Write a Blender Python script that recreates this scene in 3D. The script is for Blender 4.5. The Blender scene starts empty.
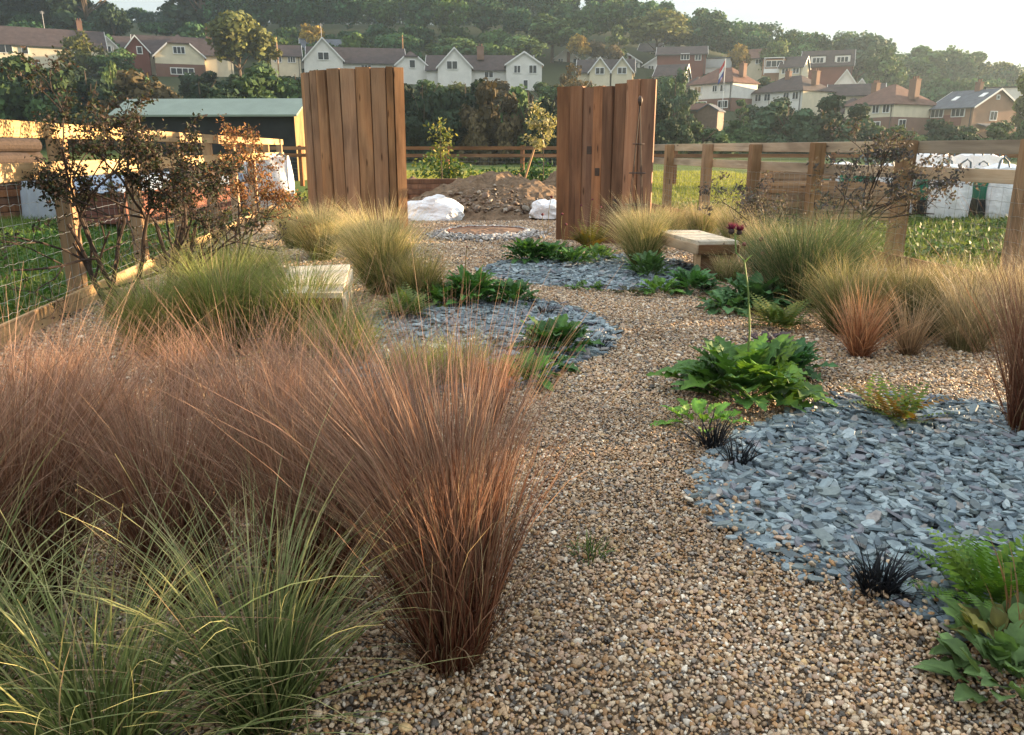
import bpy, bmesh, math, random
import numpy as np
from mathutils import Vector, Matrix, Euler

R = math.radians
sc = bpy.context.scene
COL = sc.collection

# ------------------------------------------------------------------ camera
H, F, PITCH = 1.35, 788.0, R(15.57)
cam = bpy.data.cameras.new('camera'); cam_o = bpy.data.objects.new('camera', cam); COL.objects.link(cam_o)
cam.sensor_width = 36.0; cam.lens = F / 1024 * 36.0
cam.clip_start = 0.05; cam.clip_end = 6000
cam_o.location = (0, 0, H); cam_o.rotation_euler = (R(90) - PITCH, 0, 0)
sc.camera = cam_o

# ------------------------------------------------------------------ light
SUN_AZ, SUN_EL = R(72), R(7.0)          # azimuth clockwise from +Y
world = bpy.data.worlds.new('World'); sc.world = world; world.use_nodes = True
nt = world.node_tree
bg = nt.nodes['Background']
sky = nt.nodes.new('ShaderNodeTexSky'); sky.sky_type = 'NISHITA'; sky.sun_disc = False
sky.sun_elevation = SUN_EL; sky.sun_rotation = SUN_AZ
sky.air_density = 1.0; sky.dust_density = 0.6; sky.ozone_density = 1.0; sky.altitude = 50
# thin high cloud veiling the sky, drawn out in level streaks
tc = nt.nodes.new('ShaderNodeTexCoord'); mp = nt.nodes.new('ShaderNodeMapping'); mp.inputs['Scale'].default_value = (1.6, 1.6, 14); mp.inputs['Rotation'].default_value = (R(4), R(-5), 0)
cn = nt.nodes.new('ShaderNodeTexNoise'); cn.inputs['Scale'].default_value = 1.5; cn.inputs['Detail'].default_value = 6; cn.inputs['Roughness'].default_value = .55; cn.inputs['Distortion'].default_value = .5
mr = nt.nodes.new('ShaderNodeMapRange'); mr.inputs[1].default_value = .3; mr.inputs[2].default_value = .7; mr.inputs[3].default_value = .85; mr.inputs[4].default_value = .95
vm = nt.nodes.new('ShaderNodeMix'); vm.data_type = 'RGBA'; 
# the veil thickens and brightens overhead, as a clouded sky does
sep = nt.nodes.new('ShaderNodeSeparateXYZ'); zr = nt.nodes.new('ShaderNodeMapRange'); zr.inputs[1].default_value = 0; zr.inputs[2].default_value = 1; zr.inputs[3].default_value = .47; zr.inputs[4].default_value = 2.55
vc = nt.nodes.new('ShaderNodeVectorMath'); vc.operation = 'SCALE'; vc.inputs[0].default_value = (.97, 1.02, 1.04)
nt.links.new(tc.outputs['Generated'], sep.inputs[0]); nt.links.new(sep.outputs[2], zr.inputs[0]); nt.links.new(zr.outputs[0], vc.inputs['Scale']); nt.links.new(vc.outputs[0], vm.inputs[7])
nt.links.new(tc.outputs['Generated'], mp.inputs[0]); nt.links.new(mp.outputs[0], cn.inputs['Vector']); nt.links.new(cn.outputs[0], mr.inputs[0]); nt.links.new(mr.outputs[0], vm.inputs[0])
nt.links.new(sky.outputs[0], vm.inputs[6]); nt.links.new(vm.outputs[2], bg.inputs[0]); bg.inputs[1].default_value = 0.15
sun = bpy.data.lights.new('sun', 'SUN'); sun.energy = 4.7; sun.angle = R(0.5); sun.color = (1.0, 0.70, 0.40)
sun_o = bpy.data.objects.new('sun', sun); COL.objects.link(sun_o)
sd = Vector((math.sin(SUN_AZ) * math.cos(SUN_EL), math.cos(SUN_AZ) * math.cos(SUN_EL), math.sin(SUN_EL)))
sun_o.rotation_euler = sd.to_track_quat('Z', 'Y').to_euler(); sun_o.location = (60, 40, 40)
vs = sc.view_settings
vs.view_transform = 'Standard'; vs.look = 'None'; vs.gamma = 1.0; vs.use_curve_mapping = False
vs.exposure = 2.5
sc.render.engine = 'CYCLES'
sc.cycles.max_bounces = 6; sc.cycles.diffuse_bounces = 3; sc.cycles.glossy_bounces = 2
sc.cycles.transmission_bounces = 2; sc.cycles.volume_bounces = 0; sc.cycles.transparent_max_bounces = 4
sc.cycles.use_denoising = True
sc.cycles.sample_clamp_indirect = 6.0

# ------------------------------------------------------------------ pixel -> place
CP, SP = math.cos(PITCH), math.sin(PITCH)
def ray(px, py):
    u = (px - 512) / F; v = (367.5 - py) / F
    return Vector((u, CP + v * SP, v * CP - SP))
def gp(px, py, z=0.0):
    d = ray(px, py); t = (z - H) / d.z
    return Vector((d.x * t, d.y * t, z))
def at(px, py, Y):
    d = ray(px, py); t = Y / d.y
    return Vector((d.x * t, Y, H + d.z * t))

# ------------------------------------------------------------------ terrain
def interp(x, pts):
    xs = [p[0] for p in pts]; ys = [p[1] for p in pts]
    return np.interp(x, xs, ys)
TZ = [(60, [(0, 0)]),
      (100, [(-.7, 7), (0, 4.2), (.3, 2.6), (.5, 1.4), (.8, 1.0)]),
      (145, [(-.7, 15), (0, 11.5), (.27, 8.6), (.5, 5.5), (.8, 4)]),
      (250, [(-.7, 37), (0, 36), (.15, 34), (.31, 25), (.5, 17), (.62, 12), (.9, 7)]),
      (420, [(-.7, 34), (0, 34), (.31, 20), (.62, 9), (.9, 5)])]
def terrain(x, y):
    x = np.asarray(x, float); y = np.asarray(y, float)
    yy = np.maximum(y, 1.0); u = np.clip(x / yy, -.9, .95)
    ds = [t[0] for t in TZ]; zs = [interp(u, t[1]) for t in TZ]
    z = np.zeros_like(u * yy)
    for i in range(len(ds) - 1):
        f = np.clip((yy - ds[i]) / (ds[i + 1] - ds[i]), 0, 1); f2 = f * f * (3 - 2 * f)
        if i == 0: f2 = f * f
        m = (yy >= ds[i])
        z = np.where(m, zs[i] + (zs[i + 1] - zs[i]) * (0.5 * f + 0.5 * f2), z)
    return z
def tz(x, y): return float(terrain(np.array([x]), np.array([y]))[0])

# ------------------------------------------------------------------ object helpers
def tag(o, label=None, cat=None, group=None, kind=None):
    if label: o['label'] = label
    if cat: o['category'] = cat
    if group: o['group'] = group
    if kind: o['kind'] = kind
    return o
def empty(name, loc, rz=0.0):
    o = bpy.data.objects.new(name, None); COL.objects.link(o)
    o.location = loc; o.rotation_euler = (0, 0, rz); o.empty_display_size = 0.2
    return o
class Geo:
    """collects vertices, faces and an optional colour per vertex; build() links ONE mesh object"""
    def __init__(s): s.V = []; s.Q = []; s.T = []; s.P = []; s.C = []; s.n = 0; s.hascol = False
    def add(s, V, Q=None, T=None, C=None):
        V = np.asarray(V, float).reshape(-1, 3)
        if Q is not None and len(Q): s.Q.append(np.asarray(Q, np.int64).reshape(-1, 4) + s.n)
        if T is not None and len(T): s.T.append(np.asarray(T, np.int64).reshape(-1, 3) + s.n)
        if C is not None: s.hascol = True; C = np.asarray(C, float).reshape(-1, 3)
        else: C = np.ones((len(V), 3)) * .5
        s.V.append(V); s.C.append(C); s.n += len(V); return s
    def box(s, c, d, M=None):
        x, y, z = [q / 2 for q in d]
        v = np.array([(-x,-y,-z),(x,-y,-z),(x,y,-z),(-x,y,-z),(-x,-y,z),(x,-y,z),(x,y,z),(-x,y,z)])
        if M is not None: v = v @ np.array(M.to_3x3()).T
        s.add(v + np.array(c), Q=[(3,2,1,0),(4,5,6,7),(0,1,5,4),(1,2,6,5),(2,3,7,6),(3,0,4,7)]); return s
    def cbox(s, c, d, ch=0.01, M=None, jit=0.0, seed=0):
        bm = bmesh.new(); bmesh.ops.create_cube(bm, size=1.0)
        for v in bm.verts: v.co = Vector((v.co.x * d[0], v.co.y * d[1], v.co.z * d[2]))
        bmesh.ops.bevel(bm, geom=bm.edges[:], offset=ch, segments=2, affect='EDGES')
        bm.verts.index_update()
        v = np.array([q.co[:] for q in bm.verts])
        if jit: v = v + np.random.default_rng(seed).normal(0, jit, v.shape)
        if M is not None: v = v @ np.array(M.to_3x3()).T
        v = v + np.array(c)
        q = [[w.index for w in f.verts] for f in bm.faces]
        s.add(v, Q=[f for f in q if len(f) == 4], T=[f for f in q if len(f) == 3]); 
        big = [f for f in q if len(f) > 4]
        base = s.n - len(v)
        for f in big:
            s.T.append(np.array([(f[0], f[i], f[i + 1]) for i in range(1, len(f) - 1)]) + base)
        bm.free(); return s
    def tube(s, pts, rad, sides=6, col=None, cap=True):
        P = np.asarray(pts, float); n = len(P)
        rad = np.broadcast_to(np.asarray(rad, float), (n,))
        Tn = np.gradient(P, axis=0); Tn /= np.linalg.norm(Tn, axis=1)[:, None] + 1e-12
        ref = np.array([0, 0, 1.0]) if abs(Tn[0][2]) < .9 else np.array([1.0, 0, 0])
        A = np.cross(Tn, ref); A /= np.linalg.norm(A, axis=1)[:, None] + 1e-12
        B = np.cross(Tn, A)
        a = np.arange(sides) / sides * 2 * math.pi
        V = P[:, None] + rad[:, None, None] * (np.cos(a)[None, :, None] * A[:, None] + np.sin(a)[None, :, None] * B[:, None])
        q = []
        for i in range(n - 1):
            for j in range(sides):
                k = (j + 1) % sides
                q.append((i * sides + j, i * sides + k, (i + 1) * sides + k, (i + 1) * sides + j))
        V = V.reshape(-1, 3); T = []
        if cap:
            V = np.vstack([V, P[0], P[-1]]); m = n * sides
            for j in range(sides):
                k = (j + 1) % sides
                T += [(m, k, j), (m + 1, (n - 1) * sides + j, (n - 1) * sides + k)]
        s.add(V, Q=q, T=T, C=None if col is None else np.tile(col, (len(V), 1))); return s
    def poly(s, V, faces):
        V = np.asarray(V, float); b = s.n
        s.add(V)
        for f in faces:
            if len(f) == 3: s.T.append(np.array([f]) + b)
            elif len(f) == 4: s.Q.append(np.array([f]) + b)
            else: s.T.append(np.array([(f[0], f[i], f[i + 1]) for i in range(1, len(f) - 1)]) + b)
        return s
    def build(s, name, mat, parent=None, loc=(0, 0, 0), rot=(0, 0, 0), smooth=False):
        V = np.vstack(s.V).astype(np.float32)
        Q = np.vstack(s.Q) if s.Q else np.zeros((0, 4), int)
        T = np.vstack(s.T) if s.T else np.zeros((0, 3), int)
        me = bpy.data.meshes.new(name)
        me.vertices.add(len(V)); me.vertices.foreach_set('co', V.ravel())
        idx = np.concatenate([Q.ravel(), T.ravel()]).astype(np.int32)
        tot = np.concatenate([np.full(len(Q), 4), np.full(len(T), 3)]).astype(np.int32)
        st = np.concatenate([[0], np.cumsum(tot)[:-1]]).astype(np.int32)
        me.loops.add(len(idx)); me.loops.foreach_set('vertex_index', idx)
        me.polygons.add(len(tot)); me.polygons.foreach_set('loop_start', st); me.polygons.foreach_set('loop_total', tot)
        me.polygons.foreach_set('use_smooth', np.full(len(tot), bool(smooth)))
        if s.hascol:
            a = me.color_attributes.new('col', 'FLOAT_COLOR', 'POINT')
            C = np.vstack(s.C); C = np.hstack([C, np.ones((len(C), 1))]).astype(np.float32)
            a.data.foreach_set('color', C.ravel())
        me.update(calc_edges=True); me.validate()
        if mat: me.materials.append(mat)
        o = bpy.data.objects.new(name, me); COL.objects.link(o)
        o.location = loc; o.rotation_euler = rot
        if parent: o.parent = parent
        return o

# ------------------------------------------------------------------ materials
MATS = {}
def newmat(name):
    m = bpy.data.materials.new(name); m.use_nodes = True
    return m, m.node_tree, m.node_tree.nodes['Principled BSDF']
def N(nt, t, **kw):
    n = nt.nodes.new(t)
    for k, v in kw.items():
        if k in n.inputs: n.inputs[k].default_value = v
        else: setattr(n, k, v)
    return n
def ramp(nt, src, stops, interp='LINEAR'):
    r = nt.nodes.new('ShaderNodeValToRGB'); r.color_ramp.interpolation = interp
    e = r.color_ramp.elements
    while len(e) < len(stops): e.new(0.5)
    for q, (p, c) in zip(e, stops): q.position = p; q.color = (*c, 1)
    nt.links.new(src, r.inputs[0]); return r.outputs[0]
def coords(nt, kind='Object', scale=(1, 1, 1)):
    t = nt.nodes.new('ShaderNodeTexCoord'); m = nt.nodes.new('ShaderNodeMapping'); m.inputs['Scale'].default_value = scale
    nt.links.new(t.outputs[kind], m.inputs[0]); return m.outputs[0]
def noise(nt, vec, scale=5, detail=4, rough=.55, dist=0.0):
    n = N(nt, 'ShaderNodeTexNoise', Scale=scale, Detail=detail, Roughness=rough, Distortion=dist)
    nt.links.new(vec, n.inputs['Vector']); return n.outputs[0]
def mixc(nt, a, b, f, mode='MIX'):
    m = nt.nodes.new('ShaderNodeMix'); m.data_type = 'RGBA'; m.blend_type = mode
    for s, q in ((m.inputs[0], f), (m.inputs[6], a), (m.inputs[7], b)):
        if hasattr(q, 'is_linked'): nt.links.new(q, s)
        elif isinstance(q, tuple): s.default_value = (*q, 1)
        else: s.default_value = q
    return m.outputs[2]
def bump(nt, bsdf, h, dist=0.01, strength=0.6):
    b = N(nt, 'ShaderNodeBump', Distance=dist, Strength=strength)
    nt.links.new(h, b.inputs['Height']); nt.links.new(b.outputs[0], bsdf.inputs['Normal'])
def flat(name, c, rough=.7, var=.25, scale=6, bumpd=0.0, spec=.3, kind='Object', metallic=0.0):
    if name in MATS: return MATS[name]
    m, nt, b = newmat(name)
    v = coords(nt, kind); n = noise(nt, v, scale, 6, .6)
    lo = tuple(x * (1 - var) for x in c); hi = tuple(min(1, x * (1 + var)) for x in c)
    nt.links.new(ramp(nt, n, [(.3, lo), (.7, hi)]), b.inputs['Base Color'])
    b.inputs['Roughness'].default_value = rough; b.inputs['Specular IOR Level'].default_value = spec
    b.inputs['Metallic'].default_value = metallic
    if bumpd: bump(nt, b, n, bumpd)
    MATS[name] = m; return m
def leafmat(name, rough=.5, trans=.35, spec=.3, tint=(1, 1, 1), tt=(1.1, 1.15, .5)):
    """leaf surface: own colour from the mesh's 'col' attribute, some light coming through"""
    m, nt, b = newmat(name)
    a = N(nt, 'ShaderNodeAttribute', attribute_name='col')
    lv = coords(nt, 'Object'); ln = noise(nt, lv, 30, 4, .6)
    c = mixc(nt, a.outputs['Color'], ramp(nt, ln, [(.3, (.72, .74, .7)), (.7, (1.25, 1.22, 1.15))]), 1.0, 'MULTIPLY')
    nt.links.new(c, b.inputs['Base Color']); b.inputs['Roughness'].default_value = rough
    b.inputs['Specular IOR Level'].default_value = spec
    tr = nt.nodes.new('ShaderNodeBsdfTranslucent'); nt.links.new(mixc(nt, c, tt, 1.0, 'MULTIPLY'), tr.inputs[0])
    mx = nt.nodes.new('ShaderNodeMixShader'); mx.inputs[0].default_value = trans
    nt.links.new(b.outputs[0], mx.inputs[1]); nt.links.new(tr.outputs[0], mx.inputs[2])
    nt.links.new(mx.outputs[0], nt.nodes['Material Output'].inputs[0])
    MATS[name] = m; return m
def wood(name, dark, mid, light, axis='Z', rough=.75, grain=1.0, hue=.18):
    m, nt, b = newmat(name)
    s = {'X': (.7, 14, 14), 'Y': (14, .7, 14), 'Z': (14, 14, .7)}[axis]
    s = tuple(q * grain for q in s)
    oi = nt.nodes.new('ShaderNodeObjectInfo')
    t = nt.nodes.new('ShaderNodeTexCoord')
    off = N(nt, 'ShaderNodeVectorMath', operation='MULTIPLY_ADD'); off.inputs[1].default_value = (1, 1, 1)
    cmb = nt.nodes.new('ShaderNodeCombineXYZ'); ml = N(nt, 'ShaderNodeMath', operation='MULTIPLY'); ml.inputs[1].default_value = 37.0
    nt.links.new(oi.outputs['Random'], ml.inputs[0])
    for k in range(3): nt.links.new(ml.outputs[0], cmb.inputs[k])
    nt.links.new(t.outputs['Object'], off.inputs[0]); nt.links.new(cmb.outputs[0], off.inputs[2])
    mp = nt.nodes.new('ShaderNodeMapping'); mp.inputs['Scale'].default_value = s
    nt.links.new(off.outputs[0], mp.inputs[0])
    g = noise(nt, mp.outputs[0], 1.6, 8, .7, .6)
    mp2 = nt.nodes.new('ShaderNodeMapping'); mp2.inputs['Scale'].default_value = tuple(q * .18 + .6 for q in s)
    nt.links.new(off.outputs[0], mp2.inputs[0])
    g2 = noise(nt, mp2.outputs[0], 1.3, 5, .6, .3)
    c = ramp(nt, g, [(.28, dark), (.5, mid), (.72, light)])
    c = mixc(nt, c, ramp(nt, g2, [(.3, dark), (.65, light)]), .4)
    hs = N(nt, 'ShaderNodeHueSaturation')
    mr = N(nt, 'ShaderNodeMapRange'); mr.inputs[3].default_value = 1 - hue * 1.6; mr.inputs[4].default_value = 1 + hue * 1.6
    nt.links.new(oi.outputs['Random'], mr.inputs[0]); nt.links.new(mr.outputs[0], hs.inputs['Value'])
    m2 = N(nt, 'ShaderNodeMath', operation='FRACT'); m3 = N(nt, 'ShaderNodeMath', operation='MULTIPLY'); m3.inputs[1].default_value = 7.31
    nt.links.new(oi.outputs['Random'], m3.inputs[0]); nt.links.new(m3.outputs[0], m2.inputs[0])
    mr2 = N(nt, 'ShaderNodeMapRange'); mr2.inputs[3].default_value = .93; mr2.inputs[4].default_value = 1.12
    nt.links.new(m2.outputs[0], mr2.inputs[0]); nt.links.new(mr2.outputs[0], hs.inputs['Saturation'])
    nt.links.new(c, hs.inputs['Color']); nt.links.new(hs.outputs[0], b.inputs['Base Color'])
    # knots, splits and weather stains
    mk = nt.nodes.new('ShaderNodeMapping'); mk.inputs['Scale'].default_value = {'X': (1.1, 5, 5), 'Y': (5, 1.1, 5), 'Z': (5, 5, 1.1)}[axis]
    nt.links.new(off.outputs[0], mk.inputs[0]); vk = N(nt, 'ShaderNodeTexVoronoi', Scale=1.5, Randomness=1.0); nt.links.new(mk.outputs[0], vk.inputs['Vector'])
    kn = ramp(nt, vk.outputs['Distance'], [(.05, (.3, .27, .25)), (.13, (1, 1, 1))])
    st = noise(nt, mk.outputs[0], .55, 3, .6, .4)
    stn = ramp(nt, st, [(.36, (.62, .6, .6)), (.5, (1, 1, 1)), (.68, (1.18, 1.08, .98))])
    ms = nt.nodes.new('ShaderNodeMapping'); ms.inputs['Scale'].default_value = {'X': (.35, 60, 60), 'Y': (60, .35, 60), 'Z': (60, 60, .35)}[axis]
    nt.links.new(off.outputs[0], ms.inputs[0]); sp = noise(nt, ms.outputs[0], 1.0, 2, .5, .2)
    spl = ramp(nt, sp, [(.27, (.35, .33, .32)), (.32, (1, 1, 1))])
    hc = mixc(nt, mixc(nt, mixc(nt, hs.outputs[0], kn, 1.0, 'MULTIPLY'), stn, 1.0, 'MULTIPLY'), spl, 1.0, 'MULTIPLY')
    nt.links.new(hc, b.inputs['Base Color'])
    b.inputs['Roughness'].default_value = rough; b.inputs['Specular IOR Level'].default_value = .25
    bump(nt, b, g, .004, .7)
    MATS[name] = m; return m
M = MATS
wood('sleeper_old', (.11, .050, .030), (.235, .115, .066), (.35, .19, .11), 'Z', hue=.2)
wood('sleeper_new', (.15, .076, .040), (.275, .155, .085), (.37, .225, .13), 'Z', hue=.09)
wood('fence_post', (.19, .11, .055), (.32, .2, .11), (.44, .3, .18), 'Z', hue=.12)
wood('fence_rail', (.23, .18, .125), (.36, .295, .215), (.46, .395, .31), 'X', hue=.12)
wood('fence_rail_gold', (.24, .15, .07), (.40, .27, .14), (.52, .38, .22), 'X', hue=.1)
wood('post_red', (.13, .055, .028), (.24, .11, .055), (.33, .17, .09), 'Z', hue=.12)
wood('rail_red', (.13, .06, .03), (.22, .11, .06), (.3, .17, .1), 'X', hue=.12)
wood('bench_pale', (.42, .36, .27), (.56, .49, .385), (.66, .6, .49), 'Y', hue=.06)
wood('bench_fascia', (.3, .21, .13), (.44, .33, .22), (.54, .43, .31), 'Y', hue=.1)
wood('bench_brown', (.07, .035, .018), (.13, .07, .038), (.19, .11, .06), 'Y', hue=.1)
wood('pallet', (.16, .1, .06), (.27, .185, .115), (.38, .28, .19), 'X', hue=.2)
wood('shed_pale', (.14, .10, .05), (.2, .145, .075), (.26, .19, .1), 'Z', hue=.05)
leafmat('blade', .55, .3, .25, tt=(1.05, 1.0, .8))
leafmat('leaf', .55, .28, .22)
leafmat('leaf_dull', .65, .3, .2, tt=(1.1, .95, .55))
leafmat('far_leaf', .7, .25, .15, tt=(1.2, 1.05, .4))
flat('bark', (.09, .065, .045), .85, .4, 12, .01)
flat('bark_dark', (.045, .032, .026), .85, .4, 25, .004)
flat('wire', (.32, .33, .32), .45, .2, 8, 0, .5, metallic=.6)
flat('rust', (.16, .055, .025), .8, .4, 14, .003, metallic=.3)
flat('dark_iron', (.05, .03, .022), .6, .3, 20, 0, .4)
# ------------------------------------------------------------------ ground
def mat_ground():
    m, nt, b = newmat('ground')
    v = coords(nt, 'Object')
    n1 = noise(nt, v, .35, 6, .65); n2 = noise(nt, v, 6, 6, .7)
    c = ramp(nt, n1, [(.3, (.05, .085, .018)), (.5, (.085, .125, .026)), (.7, (.125, .15, .04))])
    c = mixc(nt, c, ramp(nt, n2, [(.3, (.035, .06, .014)), (.7, (.15, .17, .05))]), .4)
    sx = nt.nodes.new('ShaderNodeSeparateXYZ'); nt.links.new(v, sx.inputs[0])
    f = N(nt, 'ShaderNodeMapRange'); f.inputs[1].default_value = 62; f.inputs[2].default_value = 78; nt.links.new(sx.outputs[1], f.inputs[0])
    c = mixc(nt, c, ramp(nt, n2, [(.3, (.022, .032, .013)), (.7, (.05, .055, .025))]), f.outputs[0])   # rough scrub floor on the slope
    nt.links.new(c, b.inputs['Base Color']); b.inputs['Roughness'].default_value = .95
    b.inputs['Specular IOR Level'].default_value = .1
    bump(nt, b, n2, .06, .6); return m
ys = np.concatenate([np.linspace(-400, -20, 12), np.linspace(-10, 60, 15), np.linspace(65, 300, 60), np.linspace(320, 420, 10), [600, 1000, 2200, 4000]])
xs = np.concatenate([[-4000, -2000, -1000, -600, -400], np.linspace(-300, 330, 90), [450, 700, 1200, 2200, 4000]])
X, Y = np.meshgrid(xs, ys)
Z = terrain(X, Y)
nx, ny = len(xs), len(ys)
g = Geo()
ii = np.arange(nx * ny).reshape(ny, nx)
g.add(np.stack([X, Y, Z], -1).reshape(-1, 3), Q=np.stack([ii[:-1, :-1], ii[:-1, 1:], ii[1:, 1:], ii[1:, :-1]], -1).reshape(-1, 4))
tag(g.build('ground', mat_ground(), smooth=True), kind='structure')

# fence lines (both fences run parallel, swung a few degrees off the view axis)
def fl(y): return -3.64 - .135 * (y - 5.45)
def fr(y): return 4.56 - .15 * (y - 7.5)

def mat_gravelbase():
    m, nt, b = newmat('gravel_base')
    v = coords(nt, 'Object')
    vo = N(nt, 'ShaderNodeTexVoronoi', Scale=60.0); nt.links.new(v, vo.inputs['Vector'])
    c = ramp(nt, vo.outputs['Color'], [(.0, (.03, .025, .02)), (.3, (.13, .085, .05)), (.6, (.22, .15, .09)), (.9, (.36, .28, .2))])
    n2 = noise(nt, v, 1.5, 4); c = mixc(nt, c, ramp(nt, n2, [(.3, (.5, .5, .5)), (.7, (.8, .78, .75))]), 1.0, 'MULTIPLY')
    nt.links.new(c, b.inputs['Base Color']); b.inputs['Roughness'].default_value = .9
    bump(nt, b, vo.outputs['Distance'], .012, -1.0); return m
GY0, GY1 = -1.5, 15.2
gy = np.linspace(GY0, GY1, 12); g = Geo()
V = []
for y in gy: V += [(fl(y) + .06, y, .008), (fr(y) - .06, y, .008)]
g.add(V, Q=[(2*i, 2*i+1, 2*i+3, 2*i+2) for i in range(len(gy) - 1)])
tag(g.build('gravel_path', mat_gravelbase()), kind='structure')

# ------------------------------------------------------------------ slate beds and gravel
def poly_px(pts): return np.array([gp(*p)[:2] for p in pts])
def smooth_poly(P, n=4):
    P = np.asarray(P)
    for _ in range(2):
        Q = np.roll(P, -1, 0); P = np.stack([.75 * P + .25 * Q, .25 * P + .75 * Q], 1).reshape(-1, 2)
    return P
def inside(P, x, y):
    r = np.zeros(len(x), bool); n = len(P); j = n - 1
    for i in range(n):
        xi, yi = P[i]; xj, yj = P[j]
        c = ((yi > y) != (yj > y)) & (x < (xj - xi) * (y - yi) / (yj - yi + 1e-12) + xi)
        r ^= c; j = i
    return r
BED_NEAR = smooth_poly(poly_px([(830,402),(770,425),(730,446),(704,474),(706,505),(728,537),(768,562),(830,585),(880,597),(930,625),(975,650),(1040,655),(1110,600),(1120,500),(1090,430),(1000,408),(910,402)]))
BED_MID = smooth_poly(poly_px([(325,345),(352,322),(420,312),(470,302),(535,302),(585,314),(612,330),(615,346),(592,360),(560,374),(528,388),(480,398),(400,390),(340,372)]))
BED_FAR = smooth_poly(poly_px([(480,272),(505,262),(560,262),(625,256),(670,262),(712,275),(695,288),(640,293),(590,291),(530,287),(492,280)]))
BEDS = [BED_NEAR, BED_MID, BED_FAR]
RING_C = gp(487, 236.5); RING_R = .62
rng = np.random.default_rng(11)

def slate(P, name, label, dens, size, seed):
    r = np.random.default_rng(seed)
    lo = P.min(0) - .1; hi = P.max(0) + .1
    n = int((hi - lo).prod() * dens)
    x = r.uniform(lo[0], hi[0], n); y = r.uniform(lo[1], hi[1], n)
    jx = x + r.normal(0, .035, n); jy = y + r.normal(0, .035, n)
    k = inside(P, jx, jy); x, y = x[k], y[k]; n = len(x)
    g = Geo()
    ns = 7
    a = (np.arange(ns) + r.uniform(-.32, .32, (n, ns))) / ns * 2 * math.pi
    L = size * np.clip(np.exp(r.normal(0, .30, n)), .4, 1.55); W = L * r.uniform(.34, .68, n); T = r.uniform(.005, .013, n)
    rad = r.uniform(.72, 1.1, (n, ns))
    px = np.cos(a) * rad * (L / 2)[:, None]; py = np.sin(a) * rad * (W / 2)[:, None]
    top = np.stack([px * .95, py * .93, np.tile(T[:, None] / 2, (1, ns))], -1); bot = np.stack([px, py, np.tile(-T[:, None] / 2, (1, ns))], -1)
    top[..., 2] += r.normal(0, .0006, (n, ns))
    rot = r.uniform(0, 2 * math.pi, n); tilt = np.abs(r.normal(0, R(17), n)); td = r.uniform(0, 2 * math.pi, n)
    ax = np.stack([np.cos(td), np.sin(td), np.zeros(n)], -1)
    def xf(v):
        c, s = np.cos(rot)[:, None], np.sin(rot)[:, None]
        v = np.stack([v[..., 0] * c - v[..., 1] * s, v[..., 0] * s + v[..., 1] * c, v[..., 2]], -1)
        ct, st = np.cos(tilt)[:, None, None], np.sin(tilt)[:, None, None]; A = np.repeat(ax[:, None], v.shape[1], 1)
        return v * ct + np.cross(A, v) * st + A * (A * v).sum(-1, keepdims=True) * (1 - ct)
    z = .016 + np.abs(r.normal(0, .014, n)) + np.sin(tilt) * W * .25
    off = np.stack([x, y, z], -1)[:, None]
    V = np.concatenate([xf(top) + off, xf(bot) + off], 1)
    base = np.arange(n)[:, None] * (2 * ns)
    T_ = []
    for i in range(1, ns - 1): T_.append(base + np.array([0, i, i + 1]))
    Q_ = []
    for i in range(ns):
        j = (i + 1) % ns; Q_.append(base + np.array([i, ns + i, ns + j, j]))
    pal = np.array([(.135,.178,.205),(.18,.228,.25),(.10,.132,.158),(.23,.278,.30),(.14,.172,.175),(.15,.155,.18),(.075,.095,.105),(.19,.18,.175)])
    c = pal[r.choice(len(pal), n, p=[.22,.2,.16,.12,.1,.08,.08,.04])] * r.uniform(.92, 1.34, (n, 1))
    g.add(V.reshape(-1, 3), Q=np.concatenate(Q_), T=np.concatenate(T_), C=np.repeat(c, 2 * ns, 0))
    o = g.build(name, M['slate'])
    return tag(o, label, 'slate', 'slate chipping beds', 'stuff')
def mat_slate():
    m, nt, b = newmat('slate')
    a = N(nt, 'ShaderNodeAttribute', attribute_name='col')
    v = coords(nt, 'Object'); n = noise(nt, v, 38, 6, .65)
    c = mixc(nt, a.outputs['Color'], ramp(nt, n, [(.3, (.68, .68, .7)), (.7, (1.25, 1.24, 1.2))]), 1.0, 'MULTIPLY')
    n3 = noise(nt, v, 9, 3, .6)
    c = mixc(nt, c, (.2, .17, .12), ramp(nt, n3, [(.62, (0, 0, 0)), (.78, (.5, .5, .5))]))
    nt.links.new(c, b.inputs['Base Color']); b.inputs['Roughness'].default_value = .62; b.inputs['Specular IOR Level'].default_value = .35
    bump(nt, b, n, .002, .8); MATS['slate'] = m
mat_slate()
for nm, P in (('near', BED_NEAR), ('mid', BED_MID), ('far', BED_FAR)):
    g = Geo(); c = P.mean(0)
    V = [(c[0], c[1], .013)] + [(p[0], p[1], .013) for p in c + (P - c) * .97]
    g.add(V, T=[(0, 1 + i, 1 + (i + 1) % len(P)) for i in range(len(P))])
    tag(g.build('slate_bed_soil', flat('bed_soil', (.045, .042, .04), .9, .4, 30)), kind='structure')
slate(BED_NEAR, 'slate_chippings', 'large bed of blue grey slate chips beside the big lobed thistle rosette', 2300, .064, 3)
slate(BED_MID, 'slate_chippings', 'blue grey slate chips curving out in front of the pale topped bench', 1400, .075, 4)
slate(BED_FAR, 'slate_chippings', 'strip of slate chips before the long bench and the rough sleeper screen', 1200, .08, 5)

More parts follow.
